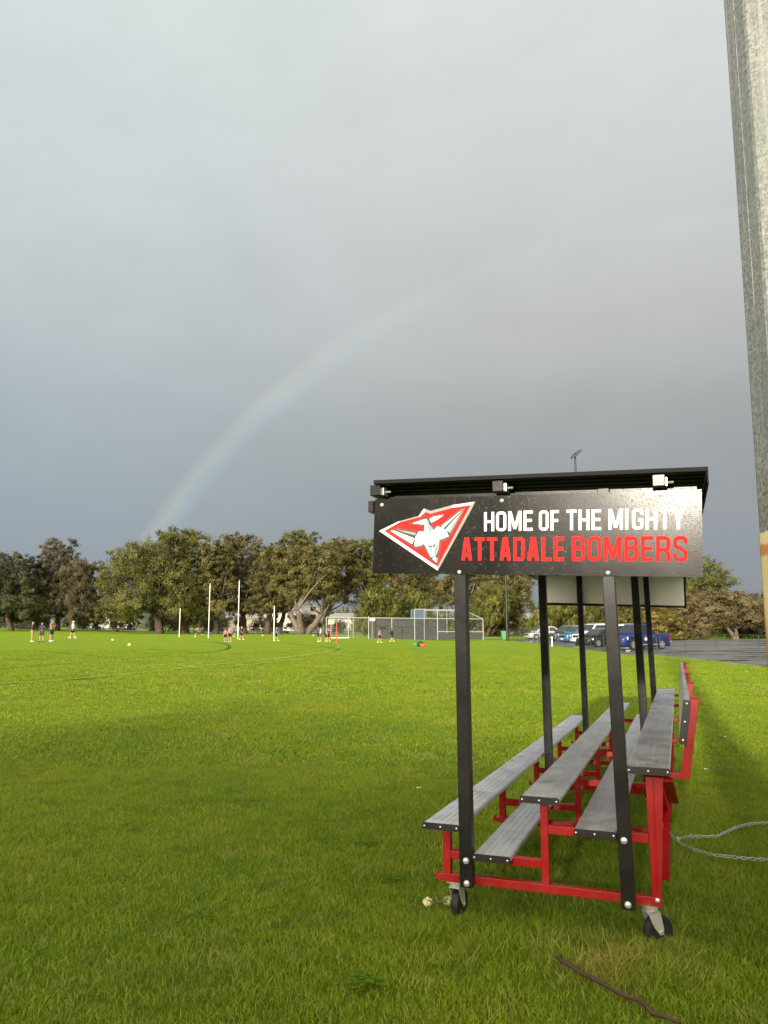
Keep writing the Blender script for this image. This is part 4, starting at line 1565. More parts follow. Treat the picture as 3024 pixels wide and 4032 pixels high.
    # front: lights, grille, bumper, plate; rear lights; mirrors; handles
    for s in (-1, 1):
        m = MB().hexa([(hl - .17, s * hw * .58, belt * .62), (hl - .30, s * hw * .88, belt * .64), (hl - .50, s * hw * .93, belt * .66), (hl - .40, s * hw * .58, belt * .64),
                       (hl - .19, s * hw * .58, belt * .78), (hl - .30, s * hw * .89, belt * .80), (hl - .50, s * hw * .945, belt * .84), (hl - .40, s * hw * .58, belt * .80)])
        m.v = [(x + .06, y * 1.01, z) for x, y, z in m.v]
        m.build('headlight', M_lampc, root)
        if kind == 'ute':
            MB().quadbox((-hl - .012, min(s * hw * .72, s * hw * .90), belt * .62), (-hl + .06, max(s * hw * .72, s * hw * .90), belt * .88)).build('tail_light', M_tail, root)
        else:
            MB().quadbox((-hl - .012, min(s * hw * .60, s * hw * .86), belt * .74), (-hl + .10, max(s * hw * .60, s * hw * .86), belt * .90)).build('tail_light', M_tail, root)
        mm = MB().ball((x0 - .18, s * (hw * 1.02 + .06), belt + .10), (.09, .11, .075), 10, 6).build('mirror', paint if kind != 'ute' else M_rim, root, smooth='all')
        for xx in (x0 - .95, x0 - 1.9) if kind != 'ute' else (x0 - .95, x0 - 1.75):
            MB().quadbox((xx - .09, min(s * hw * .972, s * hw * .99), belt - .17), (xx + .09, max(s * hw * .972, s * hw * .99), belt - .135)).build('door_handle', M_rim if kind == 'ute' else paint, root)
    MB().quadbox((hl - .12, -hw * .42, belt * .56), (hl + .012, hw * .42, belt * .76)).build('grille', M_trim, root, bevel=.01)
    MB().quadbox((hl - .16, -hw * .78, gc + .02), (hl + .05, hw * .78, belt * .44)).build('front_bumper', M_trim if kind == 'ute' else paint, root, bevel=.03)
    MB().quadbox((hl + .052, -.19, gc + .14), (hl + .062, .19, gc + .25)).build('number_plate', M_plate, root)
    if kind == 'ute':
        # tray with dark rim and lid, chrome rear bumper and side step
        MB().quadbox((-hl + .03, -hw * .93, belt - .01), (x3 - .06, hw * .93, belt + .035)).build('tray_lid', paint, root, bevel=.015)
        MB().quadbox((-hl - .14, -hw * .85, .48), (-hl + .02, hw * .85, .60)).build('rear_bumper', M_rim, root, bevel=.02)
        for s in (-1, 1):
            MB().tube([(xf - .55, s * hw * 1.0, .36), (xr + .55, s * hw * 1.0, .36)], .045, 8).build('side_step', M_rim, root, smooth=True)
            MB().quadbox((.10, min(s * hw * .974, s * hw * .982), .66), (.46, max(s * hw * .974, s * hw * .982), .86)).build('door_sign', M_plate, root)
    else:
        for s in (-1, 1):
            MB().tube([(x1 - .1, s * ht * .86, H + .05), (x2 + .1, s * ht * .86, H + .05)], .018, 6).build('roof_rail', M_rim, root, smooth=True)
            MB().quadbox((xr + .45, min(s * hw * .955, s * hw * .972), gc), (xf - .45, max(s * hw * .955, s * hw * .972), gc + .12)).build('sill_trim', M_trim, root)
        MB().quadbox((-hl - .03, -hw * .80, gc + .05), (-hl + .12, hw * .80, belt * .42)).build('rear_bumper', paint, root, bevel=.03)
    return root


def carpos(px, py, D=None):
    p = gp(px, py)
    return Vector((p.x, p.y, float(gz(p.x, p.y)) + .02))


C_sil = carpaint('paint_silver', (.55, .56, .57), .5)
C_gry = carpaint('paint_dark_grey', (.06, .065, .075), .4)
C_lbl = carpaint('paint_light_blue', (.045, .16, .27), .3)
C_wht = carpaint('paint_white', (.78, .78, .77), .0)
C_blk = carpaint('paint_black', (.012, .013, .014), .2)
C_blu = carpaint('paint_deep_blue', (.006, .020, .15), .35)
# noses point left, slightly towards us
car('hatch', C_sil, 'silver car leftmost in the row of parked cars', carpos(2137, 2518), R(196), 4.4, 1.8, 1.58)
car('wagon', C_gry, 'dark grey wagon parked between the silver car and the light blue car', carpos(2238, 2524), R(203), 4.6, 1.82, 1.66)
car('hatch', C_lbl, 'light blue metallic car in front of the dark grey wagon', carpos(2277, 2530), R(208), 4.2, 1.76, 1.62)
car('suv', C_wht, 'white four wheel drive in the middle of the parked cars', carpos(2348, 2536), R(205), 4.8, 1.9, 1.86)
car('wagon', C_wht, 'white wagon mostly hidden behind the near right post', carpos(2435, 2535), R(205), 4.7, 1.85, 1.80)
car('hatch', C_blk, 'black low car nosed in beside the blue ute', carpos(2365, 2548), R(213), 4.3, 1.76, 1.46)
car('ute', C_blu, 'deep blue dual cab ute with silver side step', carpos(2515, 2558), R(214), 5.3, 1.88, 1.82)
#</cars>

#<people>
# ------------------------------------------------------------------ people
SKIN = mat('skin', (.40, .24, .16), .55)
SKIN2 = mat('tanned_skin', (.34, .19, .11), .55)
HAIRD = mat('dark_hair', (.03, .02, .015), .6)
HAIRB = mat('brown_hair', (.12, .07, .035), .6)


def cloth(n, c):
    return mat('cloth_' + n, c, .8, spec=.2, build=speckle(c, .15, 12, .8))


K_BLK, K_CHAR, K_NAVY, K_MAR, K_GRN = cloth('black', (.014, .014, .016)), cloth('charcoal', (.045, .045, .052)), cloth('navy', (.02, .035, .12)), cloth('maroon', (.10, .03, .06)), cloth('dark_green', (.012, .05, .04))
K_WHT, K_PINK, K_BLUE, K_ORG, K_PALE = cloth('white', (.70, .70, .68)), cloth('faded_red_white', (.30, .16, .17)), cloth('royal_blue', (.03, .10, .36)), cloth('orange', (.75, .33, .05)), cloth('pale_blue', (.42, .48, .62))
K_SHOE, K_SHOEB, K_SHOEY = cloth('white_shoe', (.75, .75, .70)), cloth('black_shoe', (.02, .02, .02)), cloth('yellow_boot', (.75, .68, .25))

# joints for a 1.0 m tall figure, x = right of the figure, y = forward
BASE = dict(hip=(0, 0, .53), waist=(0, 0, .62), chest=(0, 0, .74), neck=(0, 0, .835), head=(0, .01, .925),
            lsh=(-.105, 0, .805), rsh=(.105, 0, .805), lhp=(-.055, 0, .52), rhp=(.055, 0, .52),
            lel=(-.135, -.01, .64), rel=(.135, -.01, .64), lwr=(-.14, .03, .49), rwr=(.14, .03, .49),
            lkn=(-.065, .01, .285), rkn=(.065, .01, .285), lan=(-.07, -.01, .045), ran=(.07, -.01, .045))
POSES = {
    'stand': {},
    'akimbo': dict(lel=(-.21, -.03, .68), rel=(.21, -.03, .68), lwr=(-.10, .05, .60), rwr=(.10, .05, .60), lan=(-.10, 0, .045), ran=(.10, 0, .045), lkn=(-.085, .01, .285), rkn=(.085, .01, .285)),
    'folded': dict(lel=(-.15, .05, .68), rel=(.15, .05, .68), lwr=(.03, .12, .70), rwr=(-.03, .13, .72)),
    'pocket': dict(lel=(-.15, -.04, .66), rel=(.15, -.04, .66), lwr=(-.11, .07, .55), rwr=(.11, .07, .55)),
    'walk': dict(lkn=(-.06, .08, .30), lan=(-.06, .13, .06), rkn=(.06, -.01, .29), ran=(.06, -.14, .06), lel=(-.13, -.07, .65), lwr=(-.13, -.05, .51), rel=(.13, .04, .66), rwr=(.13, .13, .55)),
    'run': dict(waist=(0, .02, .62), chest=(0, .045, .73), neck=(0, .065, .825), head=(0, .09, .915), lsh=(-.10, .05, .795), rsh=(.10, .05, .795),
                lkn=(-.06, .15, .36), lan=(-.06, .10, .15), rkn=(.06, -.05, .29), ran=(.06, -.22, .16), lel=(-.14, -.08, .70), lwr=(-.12, .0, .60), rel=(.14, .12, .68), rwr=(.10, .22, .74)),
    'bend': dict(waist=(0, .07, .60), chest=(0, .16, .68), neck=(0, .235, .735), head=(0, .29, .79), lsh=(-.10, .21, .715), rsh=(.10, .21, .715), lel=(-.12, .24, .57), rel=(.12, .24, .57), lwr=(-.08, .30, .47), rwr=(.08, .30, .47),
                 lkn=(-.08, .06, .30), rkn=(.08, .06, .30), hip=(0, -.04, .52), lhp=(-.055, -.04, .51), rhp=(.055, -.04, .51)),
    'reach': dict(lel=(-.14, .10, .74), lwr=(-.08, .22, .76), rel=(.14, .10, .74), rwr=(.06, .22, .76), lkn=(-.06, .05, .29), lan=(-.07, .08, .05), ran=(.06, -.08, .05)),
}


def cap_(m, a, b, ra, rb, n_=10):
    a, b = Vector(a), Vector(b)
    d = (b - a).normalized()
    pts_, rad = [], []
    for t in (-.92, -.6, 0):
        pts_.append(a + d * ra * t)
        rad.append(ra * math.sqrt(1 - t * t))
    for t in (0, .6, .92):
        pts_.append(b + d * rb * t)
        rad.append(rb * math.sqrt(1 - t * t))
    m.tube(pts_, rad, n_)


def remeshed(m, name, ma, parent, vox, smooth_it=2):
    o = m.build(name, ma, parent, fix=False)
    md_ = o.modifiers.new('r', 'REMESH')
    md_.mode = 'VOXEL'
    md_.voxel_size = vox
    md_.use_smooth_shade = True
    s = o.modifiers.new('s', 'SMOOTH')
    s.iterations = smooth_it
    s.factor = .4
    return o


def person(label, foot, H, face, pose, top, bottom, shoes, hair=None, skin=None, sleeves='short', legs='short', hat=None, hood=False, group=None, hold=None):
    """face = heading of the figure (0 looks away along +Y)"""
    J = dict(BASE)
    J.update(POSES[pose])
    J = {k: Vector(v) * H for k, v in J.items()}
    e_ = empty('person', foot, face, label, 'person', group)
    skin = skin or SKIN
    b = MB()
    r = lambda x: x * H
    cap_(b, J['hip'], J['waist'], r(.072), r(.062), 12)
    for s_ in ('l', 'r'):
        sx = -1 if s_ == 'l' else 1
        off = Vector((sx * .035 * H, 0, 0))
        cap_(b, J['waist'] + off * .9, J['chest'] + off, r(.058), r(.066))
        cap_(b, J['chest'] + off, J[s_ + 'sh'] - off * .3, r(.060), r(.040))
        cap_(b, J[s_ + 'sh'], J[s_ + 'el'], r(.034), r(.025))
        cap_(b, J[s_ + 'el'], J[s_ + 'wr'], r(.025), r(.016))
        # hand: palm, four fingers and a thumb
        d = (J[s_ + 'wr'] - J[s_ + 'el']).normalized()
        side = d.cross(Vector((sx, 0, 0)))
        side = side.normalized() if side.length > .1 else Vector((0, 1, 0))
        wr_ = J[s_ + 'wr']
        palm = wr_ + d * r(.040)
        cap_(b, wr_, palm, r(.016), r(.020), 8)
        for k, ln in enumerate((.030, .036, .034, .027)):
            p0 = palm + side * r(.0095) * (k - 1.5)
            p1 = p0 + d * r(ln * .6)
            p2 = p1 + (d - Vector((sx * .5, 0, 0))).normalized() * r(ln * .6)
            cap_(b, p0, p1, r(.0062), r(.0058), 6)
            cap_(b, p1, p2, r(.0058), r(.005), 6)
        t0 = wr_ + d * r(.016) + side * r(.014)
        cap_(b, t0, t0 + (side + d * .8).normalized() * r(.034), r(.0075), r(.006), 6)
        cap_(b, J[s_ + 'hp'], J[s_ + 'kn'], r(.056), r(.034))
        cap_(b, J[s_ + 'kn'] + Vector((0, -r(.004), 0)), J[s_ + 'an'], r(.036), r(.022))
        an = J[s_ + 'an']
        cap_(b, an + Vector((0, -r(.02), -r(.018))), an + Vector((0, r(.075), -r(.022))), r(.024), r(.018), 8)
    cap_(b, J['chest'] + Vector((0, 0, r(.06))), J['neck'] + Vector((0, 0, r(.03))), r(.040), r(.030))
    hd = J['head']
    b.ball(hd, (r(.046), r(.056), r(.068)), 14, 10)
    b.ball(hd + Vector((0, r(.022), -r(.040))), (r(.032), r(.034), r(.030)), 10, 8)
    b.ball(hd + Vector((0, r(.058), -r(.010))), (r(.008), r(.013), r(.016)), 8, 6)
    for sx in (-1, 1):
        b.ball(hd + Vector((sx * r(.048), -r(.004), -r(.008))), (r(.007), r(.012), r(.016)), 8, 6)
    vox = max(.009, .0075 * H)
    remeshed(b, 'body', skin, e_, vox)
    face_ = MB()
    for sx in (-1, 1):
        face_.ball(hd + Vector((sx * r(.018), r(.051), r(.004))), (r(.007), r(.005), r(.004)), 6, 4)
    face_.ball(hd + Vector((0, r(.054), -r(.036))), (r(.014), r(.005), r(.003)), 6, 4)
    face_.build('face', HAIRD, e_, smooth='all')
    # hair or hat
    hm = MB()
    hm.ball(hd + Vector((0, -r(.010), r(.014))), (r(.053), r(.058), r(.064)), 14, 10)
    hv = []
    if not hat and not hood:
        ho = hm.build('hair', hair or HAIRD, e_, smooth='all')
        for v_ in ho.data.vertices:
            q = v_.co - hd
            if q.y > r(.030) and q.z < r(.030):
                v_.co.y = hd.y + r(.030)
    elif hat:
        ho = hm.build('cap', hat, e_, smooth='all')
        for v_ in ho.data.vertices:
            if v_.co.z < hd.z + r(.022):
                v_.co.z = hd.z + r(.022)
        MB().hexa([hd + Vector(q) * H for q in ((-.035, .045, .022), (.035, .045, .022), (.03, .10, .016), (-.03, .10, .016), (-.035, .045, .028), (.035, .045, .028), (.03, .10, .022), (-.03, .10, .022))]).build('peak', hat, ho)
    # clothes
    c = MB()
    g = 1.16
    cap_(c, J['hip'] + Vector((0, 0, r(.0))), J['waist'], r(.078), r(.072), 12)
    for s_ in ('l', 'r'):
        sx = -1 if s_ == 'l' else 1
        off = Vector((sx * .036 * H, 0, 0))
        cap_(c, J['hip'] + off * .9, J['waist'] + off * .9, r(.062), r(.066))
        cap_(c, J['waist'] + off * .9, J['chest'] + off, r(.066), r(.073))
        cap_(c, J['chest'] + off, J[s_ + 'sh'] - off * .3, r(.067), r(.047))
        sh, el_, wr_ = J[s_ + 'sh'], J[s_ + 'el'], J[s_ + 'wr']
        if sleeves == 'long':
            cap_(c, sh, el_, r(.043), r(.034))
            cap_(c, el_, wr_, r(.034), r(.026))
        elif sleeves == 'short':
            cap_(c, sh, sh.lerp(el_, .62), r(.043), r(.038))
        else:
            cap_(c, sh, sh.lerp(el_, .12), r(.040), r(.038))
    if hood:
        c.ball(hd + Vector((0, -r(.014), r(.008))), (r(.060), r(.062), r(.074)), 14, 10)
        cap_(c, J['neck'], hd - Vector((0, r(.02), r(.03))), r(.048), r(.046))
    remeshed(c, 'jacket' if sleeves == 'long' else 'shirt', top, e_, vox * 1.1)
    p_ = MB()
    cap_(p_, J['hip'], J['hip'] + Vector((0, 0, r(.05))), r(.080), r(.075), 12)
    for s_ in ('l', 'r'):
        hp, kn, an = J[s_ + 'hp'], J[s_ + 'kn'], J[s_ + 'an']
        if legs == 'short':
            cap_(p_, hp, hp.lerp(kn, .66), r(.064), r(.054))
        else:
            cap_(p_, hp, kn, r(.064), r(.044))
            cap_(p_, kn, an, r(.044), r(.033))
    remeshed(p_, 'shorts' if legs == 'short' else 'trousers', bottom, e_, vox * 1.1)
    for s_ in ('l', 'r'):
        an = J[s_ + 'an']
        sm = MB()
        cap_(sm, an + Vector((0, -r(.022), -r(.018))), an + Vector((0, r(.078), -r(.022))), r(.029), r(.023), 10)
        so_ = sm.build('shoe', shoes, e_, smooth='all')
        for v_ in so_.data.vertices:
            v_.co.z = max(v_.co.z, an.z - r(.045))
    return e_


def pp(label, fx, fy, ht, face, pose, *a, cap_h=None, **k):
    """feet at pixel (fx, fy), head top at pixel row ht"""
    p = gp(fx, fy)
    h = at(fx, ht, p.y).z - p.z
    tall = {'bend': .86, 'run': .985}.get(pose, .995)
    h = h / tall
    if cap_h:
        h = min(h, cap_h)
    return person(label, p, h, R(face), pose, *a, **k)


GA = 'adults watching at the left of the oval'
pp('person in a dark jacket and cap with tan trousers, leftmost of the standing three', 125, 2527, 2446, -60, 'pocket', K_CHAR, cloth('tan', (.34, .20, .09)), K_SHOE, sleeves='long', legs='long', hat=K_BLK, group=GA, cap_h=2.0)
pp('person in a dark hooded raincoat with hands on hips, middle of the three', 163, 2529, 2451, 170, 'akimbo', K_CHAR, K_CHAR, K_SHOEB, sleeves='long', legs='short', hood=True, group=GA, cap_h=2.0)
pp('person in maroon top with dark green shorts and white shoes, rightmost of the three', 201, 2526, 2441, -100, 'folded', K_PINK, K_GRN, K_SHOE, hair=HAIRB, group=GA, cap_h=2.0, sleeves='short')
pp('person in black shorts and white sock striding alone left of the goal posts', 286, 2513, 2444, 90, 'walk', K_WHT, K_BLK, K_SHOE, group=None, hat=K_WHT, cap_h=1.95)
GK = 'children training on the oval'
pp('child bending forward beside the yellow ball between the left posts', 768, 2508, 2468, -70, 'bend', K_PINK, K_BLK, K_SHOEY, group=GK)
pp('child in dark kit facing the bending child between the left posts', 798, 2508, 2468, 70, 'reach', K_CHAR, K_BLK, K_SHOEB, group=GK)
pp('shorter child in faded red and white shirt left of the right goal post', 887, 2527, 2475, 180, 'stand', K_PINK, K_BLK, K_SHOE, group=GK)
pp('taller child in red and white shirt standing at the right goal post', 905, 2528, 2466, 170, 'pocket', K_PINK, K_BLK, K_SHOE, hair=HAIRB, group=GK)
pp('child in royal blue shirt farther off beside the right goal post', 922, 2507, 2463, 160, 'stand', K_BLUE, K_NAVY, K_SHOE, group=GK)
pp('child in black kit with orange cap walking past the right goal post', 950, 2520, 2468, -110, 'walk', K_BLK, K_BLK, K_SHOEY, hat=K_ORG, group=GK)
pp('child in blue shirt with pale back standing beside the right behind post', 1087, 2525, 2468, -90, 'walk', K_BLUE, K_NAVY, K_SHOEY, group=GK)
pp('child in navy shirt standing left of the red poles', 1252, 2527, 2472, -80, 'folded', K_NAVY, K_NAVY, K_SHOEY, hair=HAIRB, group=GK)
pp('child in pale blue shirt close behind the navy shirted child', 1262, 2525, 2470, 100, 'stand', K_PALE, K_NAVY, K_SHOEY, hair=HAIRB, group=GK)
pp('child in faded shirt crouching slightly at the left red pole', 1283, 2526, 2483, -60, 'bend', K_PINK, K_BLK, K_SHOEY, group=GK)
pp('child in black kit standing against the left red pole', 1295, 2526, 2476, 60, 'reach', K_CHAR, K_BLK, K_SHOEY, group=GK)
pp('child in pink and black shirt walking in front of the slatted wall', 1494, 2531, 2477, -80, 'walk', K_PINK, K_BLK, K_SHOEY, group=GK)
pp('child in long sleeved black top walking in front of the slatted wall', 1543, 2527, 2474, -80, 'walk', K_BLK, K_BLK, K_SHOEY, sleeves='long', group=GK)
rn = pp('child in black kit running with a ball at the right end of the cage', 1873, 2519, 2470, 95, 'run', K_BLK, K_BLK, K_SHOE, group=GK)
bp = rn.matrix_world
q = rn.location + Vector((-.28, -.05, .80))
o = MB().ball((0, 0, 0), (.14, .09, .09), 12, 8).build('football', mat('red_ball', (.55, .12, .05), .5), None, smooth='all')
o.location = q
tag(o, 'red football held by the running child at the cage', 'ball')
#</people>

#<bench>
# ------------------------------------------------------------------ mobile bench with shelter
BA = R(20.6758)
BT = R(-0.87)
Vb = Vector((math.sin(BA) * math.cos(BT), math.cos(BA) * math.cos(BT), math.sin(BT)))
Ub = Vector((math.cos(BA), -math.sin(BA), 0))
Wb = Ub.cross(Vb)
Ob = Vector((1.30150831, 3.82691562, 0.19)) - Wb * .19
rig = empty('mobile_grandstand', Ob, 0, 'red framed three tier mobile bench on castors with black roofed shelter and sign', 'bench')
rig.matrix_world = Matrix.Translation(Ob) @ Matrix((Ub, Vb, Wb)).transposed().to_4x4()
FV = [0.0, 1.36, 2.72, 4.10, 5.50]


def ub(n_pts):
    return n_pts


def frame_mb():
    m = MB()
    t = .04
    B = lambda u0, u1, w0, w1, v0=0.0, v1=t: m.quadbox((u0, v0, w0), (u1, v1, w1))
    B(-1.067, .002, .193, .233)
    B(-1.066, -1.025, .2335, .462)
    B(-1.0245, -.559, .306, .346, .0015, .0385)
    B(-.5585, -.521, .2335, .630)
    B(-.5205, -.046, .472, .512, .0015, .0385)
    m.prism([(-.050, .7765), (.033, .7765), (.000, .2335), (-.041, .2335)], 0, t)
    m.prism([(-.016, .775), (-.010, .775), (-.016, .2335), (-.022, .2335)], -.004, 0.0)
    B(-.050, .150, .777, .802, .0005, .0395)
    m.prism([(.112, .8025), (.1505, .777), (.213, 1.150), (.174, 1.150)], .0, t)
    m.prism([(.170, 1.151), (.217, 1.151), (.217, 1.157), (.170, 1.157)], -.003, t + .003)
    # hook tab at the front foot
    m.prism([(-1.0675, .195), (-1.085, .190), (-1.112, .206), (-1.114, .228), (-1.098, .240), (-1.092, .222), (-1.0675, .226)], .012, .028)
    return m


fr0 = frame_mb().build('frame', M_red, rig, bevel=.0025)
frames = [fr0]
for v in FV[1:]:
    c = fr0.copy()
    COL.objects.link(c)
    c.parent = rig
    c.location = (0, v, 0)
    frames.append(c)
for k in range(len(frames)):
    MB().lathe((-.020, -.001, .222), (0, -1, 0), [(0, .012), (.003, .012), (.007, .009), (.010, .003)], 12).build('bolt', M_zinc, frames[k], smooth=True)
# long braces between the frames
for (u, wv) in ((-.030, .245), (-1.046, .245)):
    if u > -1:
        for i in range(4):
            MB().quadbox((u - .018, FV[i] + .041, wv - .018), (u + .018, FV[i + 1] - .001, wv + .018)).build('side_rail', M_red, rig, bevel=.002)
for i in range(4):
    MB().bar((.012, FV[i] + .06, .70), (.020, FV[i + 1] - .04, .30), .006, .034, (1, 0, 0)).build('brace', M_red, rig)
    MB().bar((.022, FV[i] + .06, .30), (.030, FV[i + 1] - .04, .70), .006, .034, (1, 0, 0)).build('brace', M_red, rig)
MB().bar((.050, .05, .76), (.068, .38, .60), .02, .05, (1, 0, 0)).build('brace', M_red, rig)


def plank(name, u0, u1, wt, th=.028, v0=-.078, v1=5.93, ends=True):
    W_ = u1 - u0
    g = .0032
    prof = [(u0 + .004, wt - th), (u0, wt - th + .005), (u0, wt - .006), (u0 + .006, wt)]
    for q in (.24, .41, .59, .76):
        x = u0 + W_ * q
        prof += [(x - g, wt), (x - g * .6, wt - .0035), (x + g * .6, wt - .0035), (x + g, wt)]
    prof += [(u1 - .006, wt), (u1, wt - .006), (u1, wt - th + .005), (u1 - .004, wt - th)]
    prof = prof[::-1]
    o = MB().prism(prof, v0, v1).build(name, M_alu, rig)
    for s, vv_ in ((-1, v0), (1, v1)):
        y0, y1 = (vv_ - .010, vv_ - .0005) if s < 0 else (vv_ + .0005, vv_ + .010)
        cap = MB().prism([(u0 - .002, wt - th + .002), (u0 + .004, wt - th - .003), (u1 - .004, wt - th - .003), (u1 + .002, wt - th + .002), (u1 + .002, wt - .005), (u1 - .005, wt + .0015), (u0 + .005, wt + .0015), (u0 - .002, wt - .005)], y0, y1)
        yy = y0 if s < 0 else y1
        cap.quadbox((u0 + .03, min(yy, yy + s * .002), wt - th * .62), (u1 - .03, max(yy, yy + s * .002), wt - th * .40))
        cp_ = cap.build('end_cap', M_dark, o)
        for uu in (u0 + .010, (u0 + u1) / 2, u1 - .010):
            MB().lathe((uu, yy + s * .0021, wt - th * .5), (0, s, 0), [(-.0021, .0042), (.001, .0042), (.0022, .002)], 10).build('screw', M_zinc, cp_, smooth=True) if False else None
        sm = MB()
        for uu in (u0 + .010, (u0 + u1) / 2, u1 - .010):
            sm.lathe((uu, yy + s * .0022, wt - th * .5), (0, s, 0), [(-.002, .0044), (.001, .0044), (.0024, .002)], 10)
        sc_ = sm.build('screw_row', M_zinc, o, smooth=True)
    return o


plank('seat', -1.147, -.957, .492)
plank('footboard', -.886, -.699, .364, v1=5.93)
plank('seat', -.640, -.452, .660, v1=5.95)
plank('footboard', -.384, -.190, .526, v1=5.95)
plank('seat', -.127, .066, .831, v1=6.05)
# backrest: leaning plank, in its own tilted frame
br = MB()
c0_, c1_ = Vector((.1285, 0, .953)), Vector((.158, 0, 1.147))
ax = (c1_ - c0_).normalized()
nm_ = Vector((ax.z, 0, -ax.x))
pts_ = []
for s, q in ((-1, 0), (-1, 1), (1, 1), (1, 0)):
    p = (c0_ if q == 0 else c1_) + nm_ * s * .014
    pts_.append((p.x, p.z))
bo = br.prism(pts_, -.078, 5.95).build('backrest', M_alu, rig, bevel=.003)
for vv_, s in ((-.078, -1), (5.95, 1)):
    pp = []
    for sx, q in ((-1, 0), (-1, 1), (1, 1), (1, 0)):
        p = (c0_ - ax * .004 if q == 0 else c1_ + ax * .003) + nm_ * sx * .0165
        pp.append((p.x, p.z))
    a_, b_ = (vv_ - .011, vv_ - .0005) if s < 0 else (vv_ + .0005, vv_ + .011)
    cp_ = MB().prism(pp, a_, b_).build('end_cap', M_dark, bo, bevel=.002)
    sm = MB()
    for t_ in (.07, .5, .93):
        p = c0_.lerp(c1_, t_)
        sm.lathe((p.x, (a_ if s < 0 else b_), p.z), (0, s, 0), [(0, .0046), (.0015, .0046), (.003, .002)], 10)
    sm.build('screw_row', M_zinc, bo, smooth=True)

# castors
def castor(u, v, yaw):
    e_ = empty('castor', (u, v, 0))
    e_.parent = rig
    e_['label'] = 'zinc fork castor with black rubber wheel'
    rz_ = Matrix.Rotation(yaw, 4, 'Z')
    e_.rotation_euler = (0, 0, yaw)
    MB().quadbox((-.042, -.035, .187), (.042, .035, .1925)).lathe((0, 0, .176), (0, 0, 1), [(-.012, .030), (-.008, .036), (-.003, .036), (0, .031), (.004, .037), (.010, .037)], 24).build('swivel', M_zinc, e_, smooth=True)
    fk = MB()
    for s in (-1, 1):
        yy0, yy1 = (s * .0245, s * .0285) if s > 0 else (s * .0285, s * .0245)
        fk.prism([(-.034, .166), (.034, .166), (.052, .085), (.046, .062), (.030, .060), (-.002, .098)], yy0, yy1)
    fk.quadbox((-.034, -.0285, .1605), (.034, .0285, .1655))
    fk.build('fork', M_zinc, e_, bevel=.001)
    wh = MB().lathe((.036, 0, .074), (0, 1, 0), [(-.020, .052), (-.022, .060), (-.018, .070), (-.010, .074), (.010, .074), (.018, .070), (.022, .060), (.020, .052), (.0205, .030), (.010, .028)], 30)
    wo_ = wh.build('wheel', M_rubber, e_, smooth=True)
    MB().cyl((.036, 0, .074), (0, 1, 0), .007, .066, 10).build('axle', M_zinc, e_, smooth=True)
    return e_


castor(-.055, .03, R(38))
castor(-1.005, .04, R(82))
castor(-.055, 5.50, R(50))
castor(-1.005, 5.50, R(20))

# posts
def post(ub0, ub1, wb, ut0, ut1, wt, v0, v1):
    t = (2.19 - wb) / (wt - wb)
    a0, a1 = ub0 + (ut0 - ub0) * t, ub1 + (ut1 - ub1) * t
    o = MB().hexa([(ub0, v0, wb), (ub1, v0, wb), (ub1, v1, wb), (ub0, v1, wb), (a0, v0, 2.19), (a1, v0, 2.19), (a1, v1, 2.19), (a0, v1, 2.19)]).build('post', M_black, rig, bevel=.004)
    return o


posts = []
for v0 in (-.0665, 2.652, 5.432):
    pl = post(-.959, -.894, .193, -.975, -.910, 1.755, v0, v0 + .065)
    pr_ = post(-.179, -.116, .183, -.207, -.146, 1.73, v0, v0 + .065)
    for o, bl in ((pl, ((-.925, .323), (-.922, .216))), (pr_, ((-.155, .491), (-.149, .207)))):
        for (u_, w_) in bl:
            MB().lathe((u_, v0 - .0005, w_), (0, -1, 0), [(0, .0155), (.003, .0155), (.0032, .012), (.009, .0115), (.012, .008), (.013, .002)], 12).build('bolt', M_zinc, o, smooth=True)

# roof: two beams, purlins, corrugated sheet with folded edge
RS = -.0285                                    # roof fall per metre towards the back
def rw(u):
    return 2.2436 + (u - .298) * RS * 1.0


for v0 in (.01, 2.73, 5.44):
    MB().hexa([(-1.40, v0, rw(-1.40) - .105), (.262, v0, rw(.262) - .105), (.262, v0 + .05, rw(.262) - .105), (-1.40, v0 + .05, rw(-1.40) - .105),
               (-1.40, v0, rw(-1.40) - .058), (.262, v0, rw(.262) - .058), (.262, v0 + .05, rw(.262) - .058), (-1.40, v0 + .05, rw(-1.40) - .058)]).build('cross_beam', M_black, rig, bevel=.003)
for (u0, u1) in ((-1.440, -1.380), (-.745, -.685), (.054, .115)):
    um = (u0 + u1) / 2
    ww = rw(um) - .018
    pu = MB().quadbox((u0, -.125, ww - .060), (u1, 5.66, ww)).build('purlin', M_black, rig, bevel=.004)
    MB().quadbox((u1 + .001, -.085, ww - .052), (u1 + .008, -.02, ww - .005)).build('cleat', M_zinc, pu)
    MB().cyl((u1 + .02, -.05, ww - .030), (1, 0, 0), .006, .035, 8).build('bolt', M_zinc, pu, smooth=True)
MB().quadbox((-1.474, -.066, 2.132), (-1.4425, 5.62, 2.197)).build('gutter_beam', M_black, rig, bevel=.003)
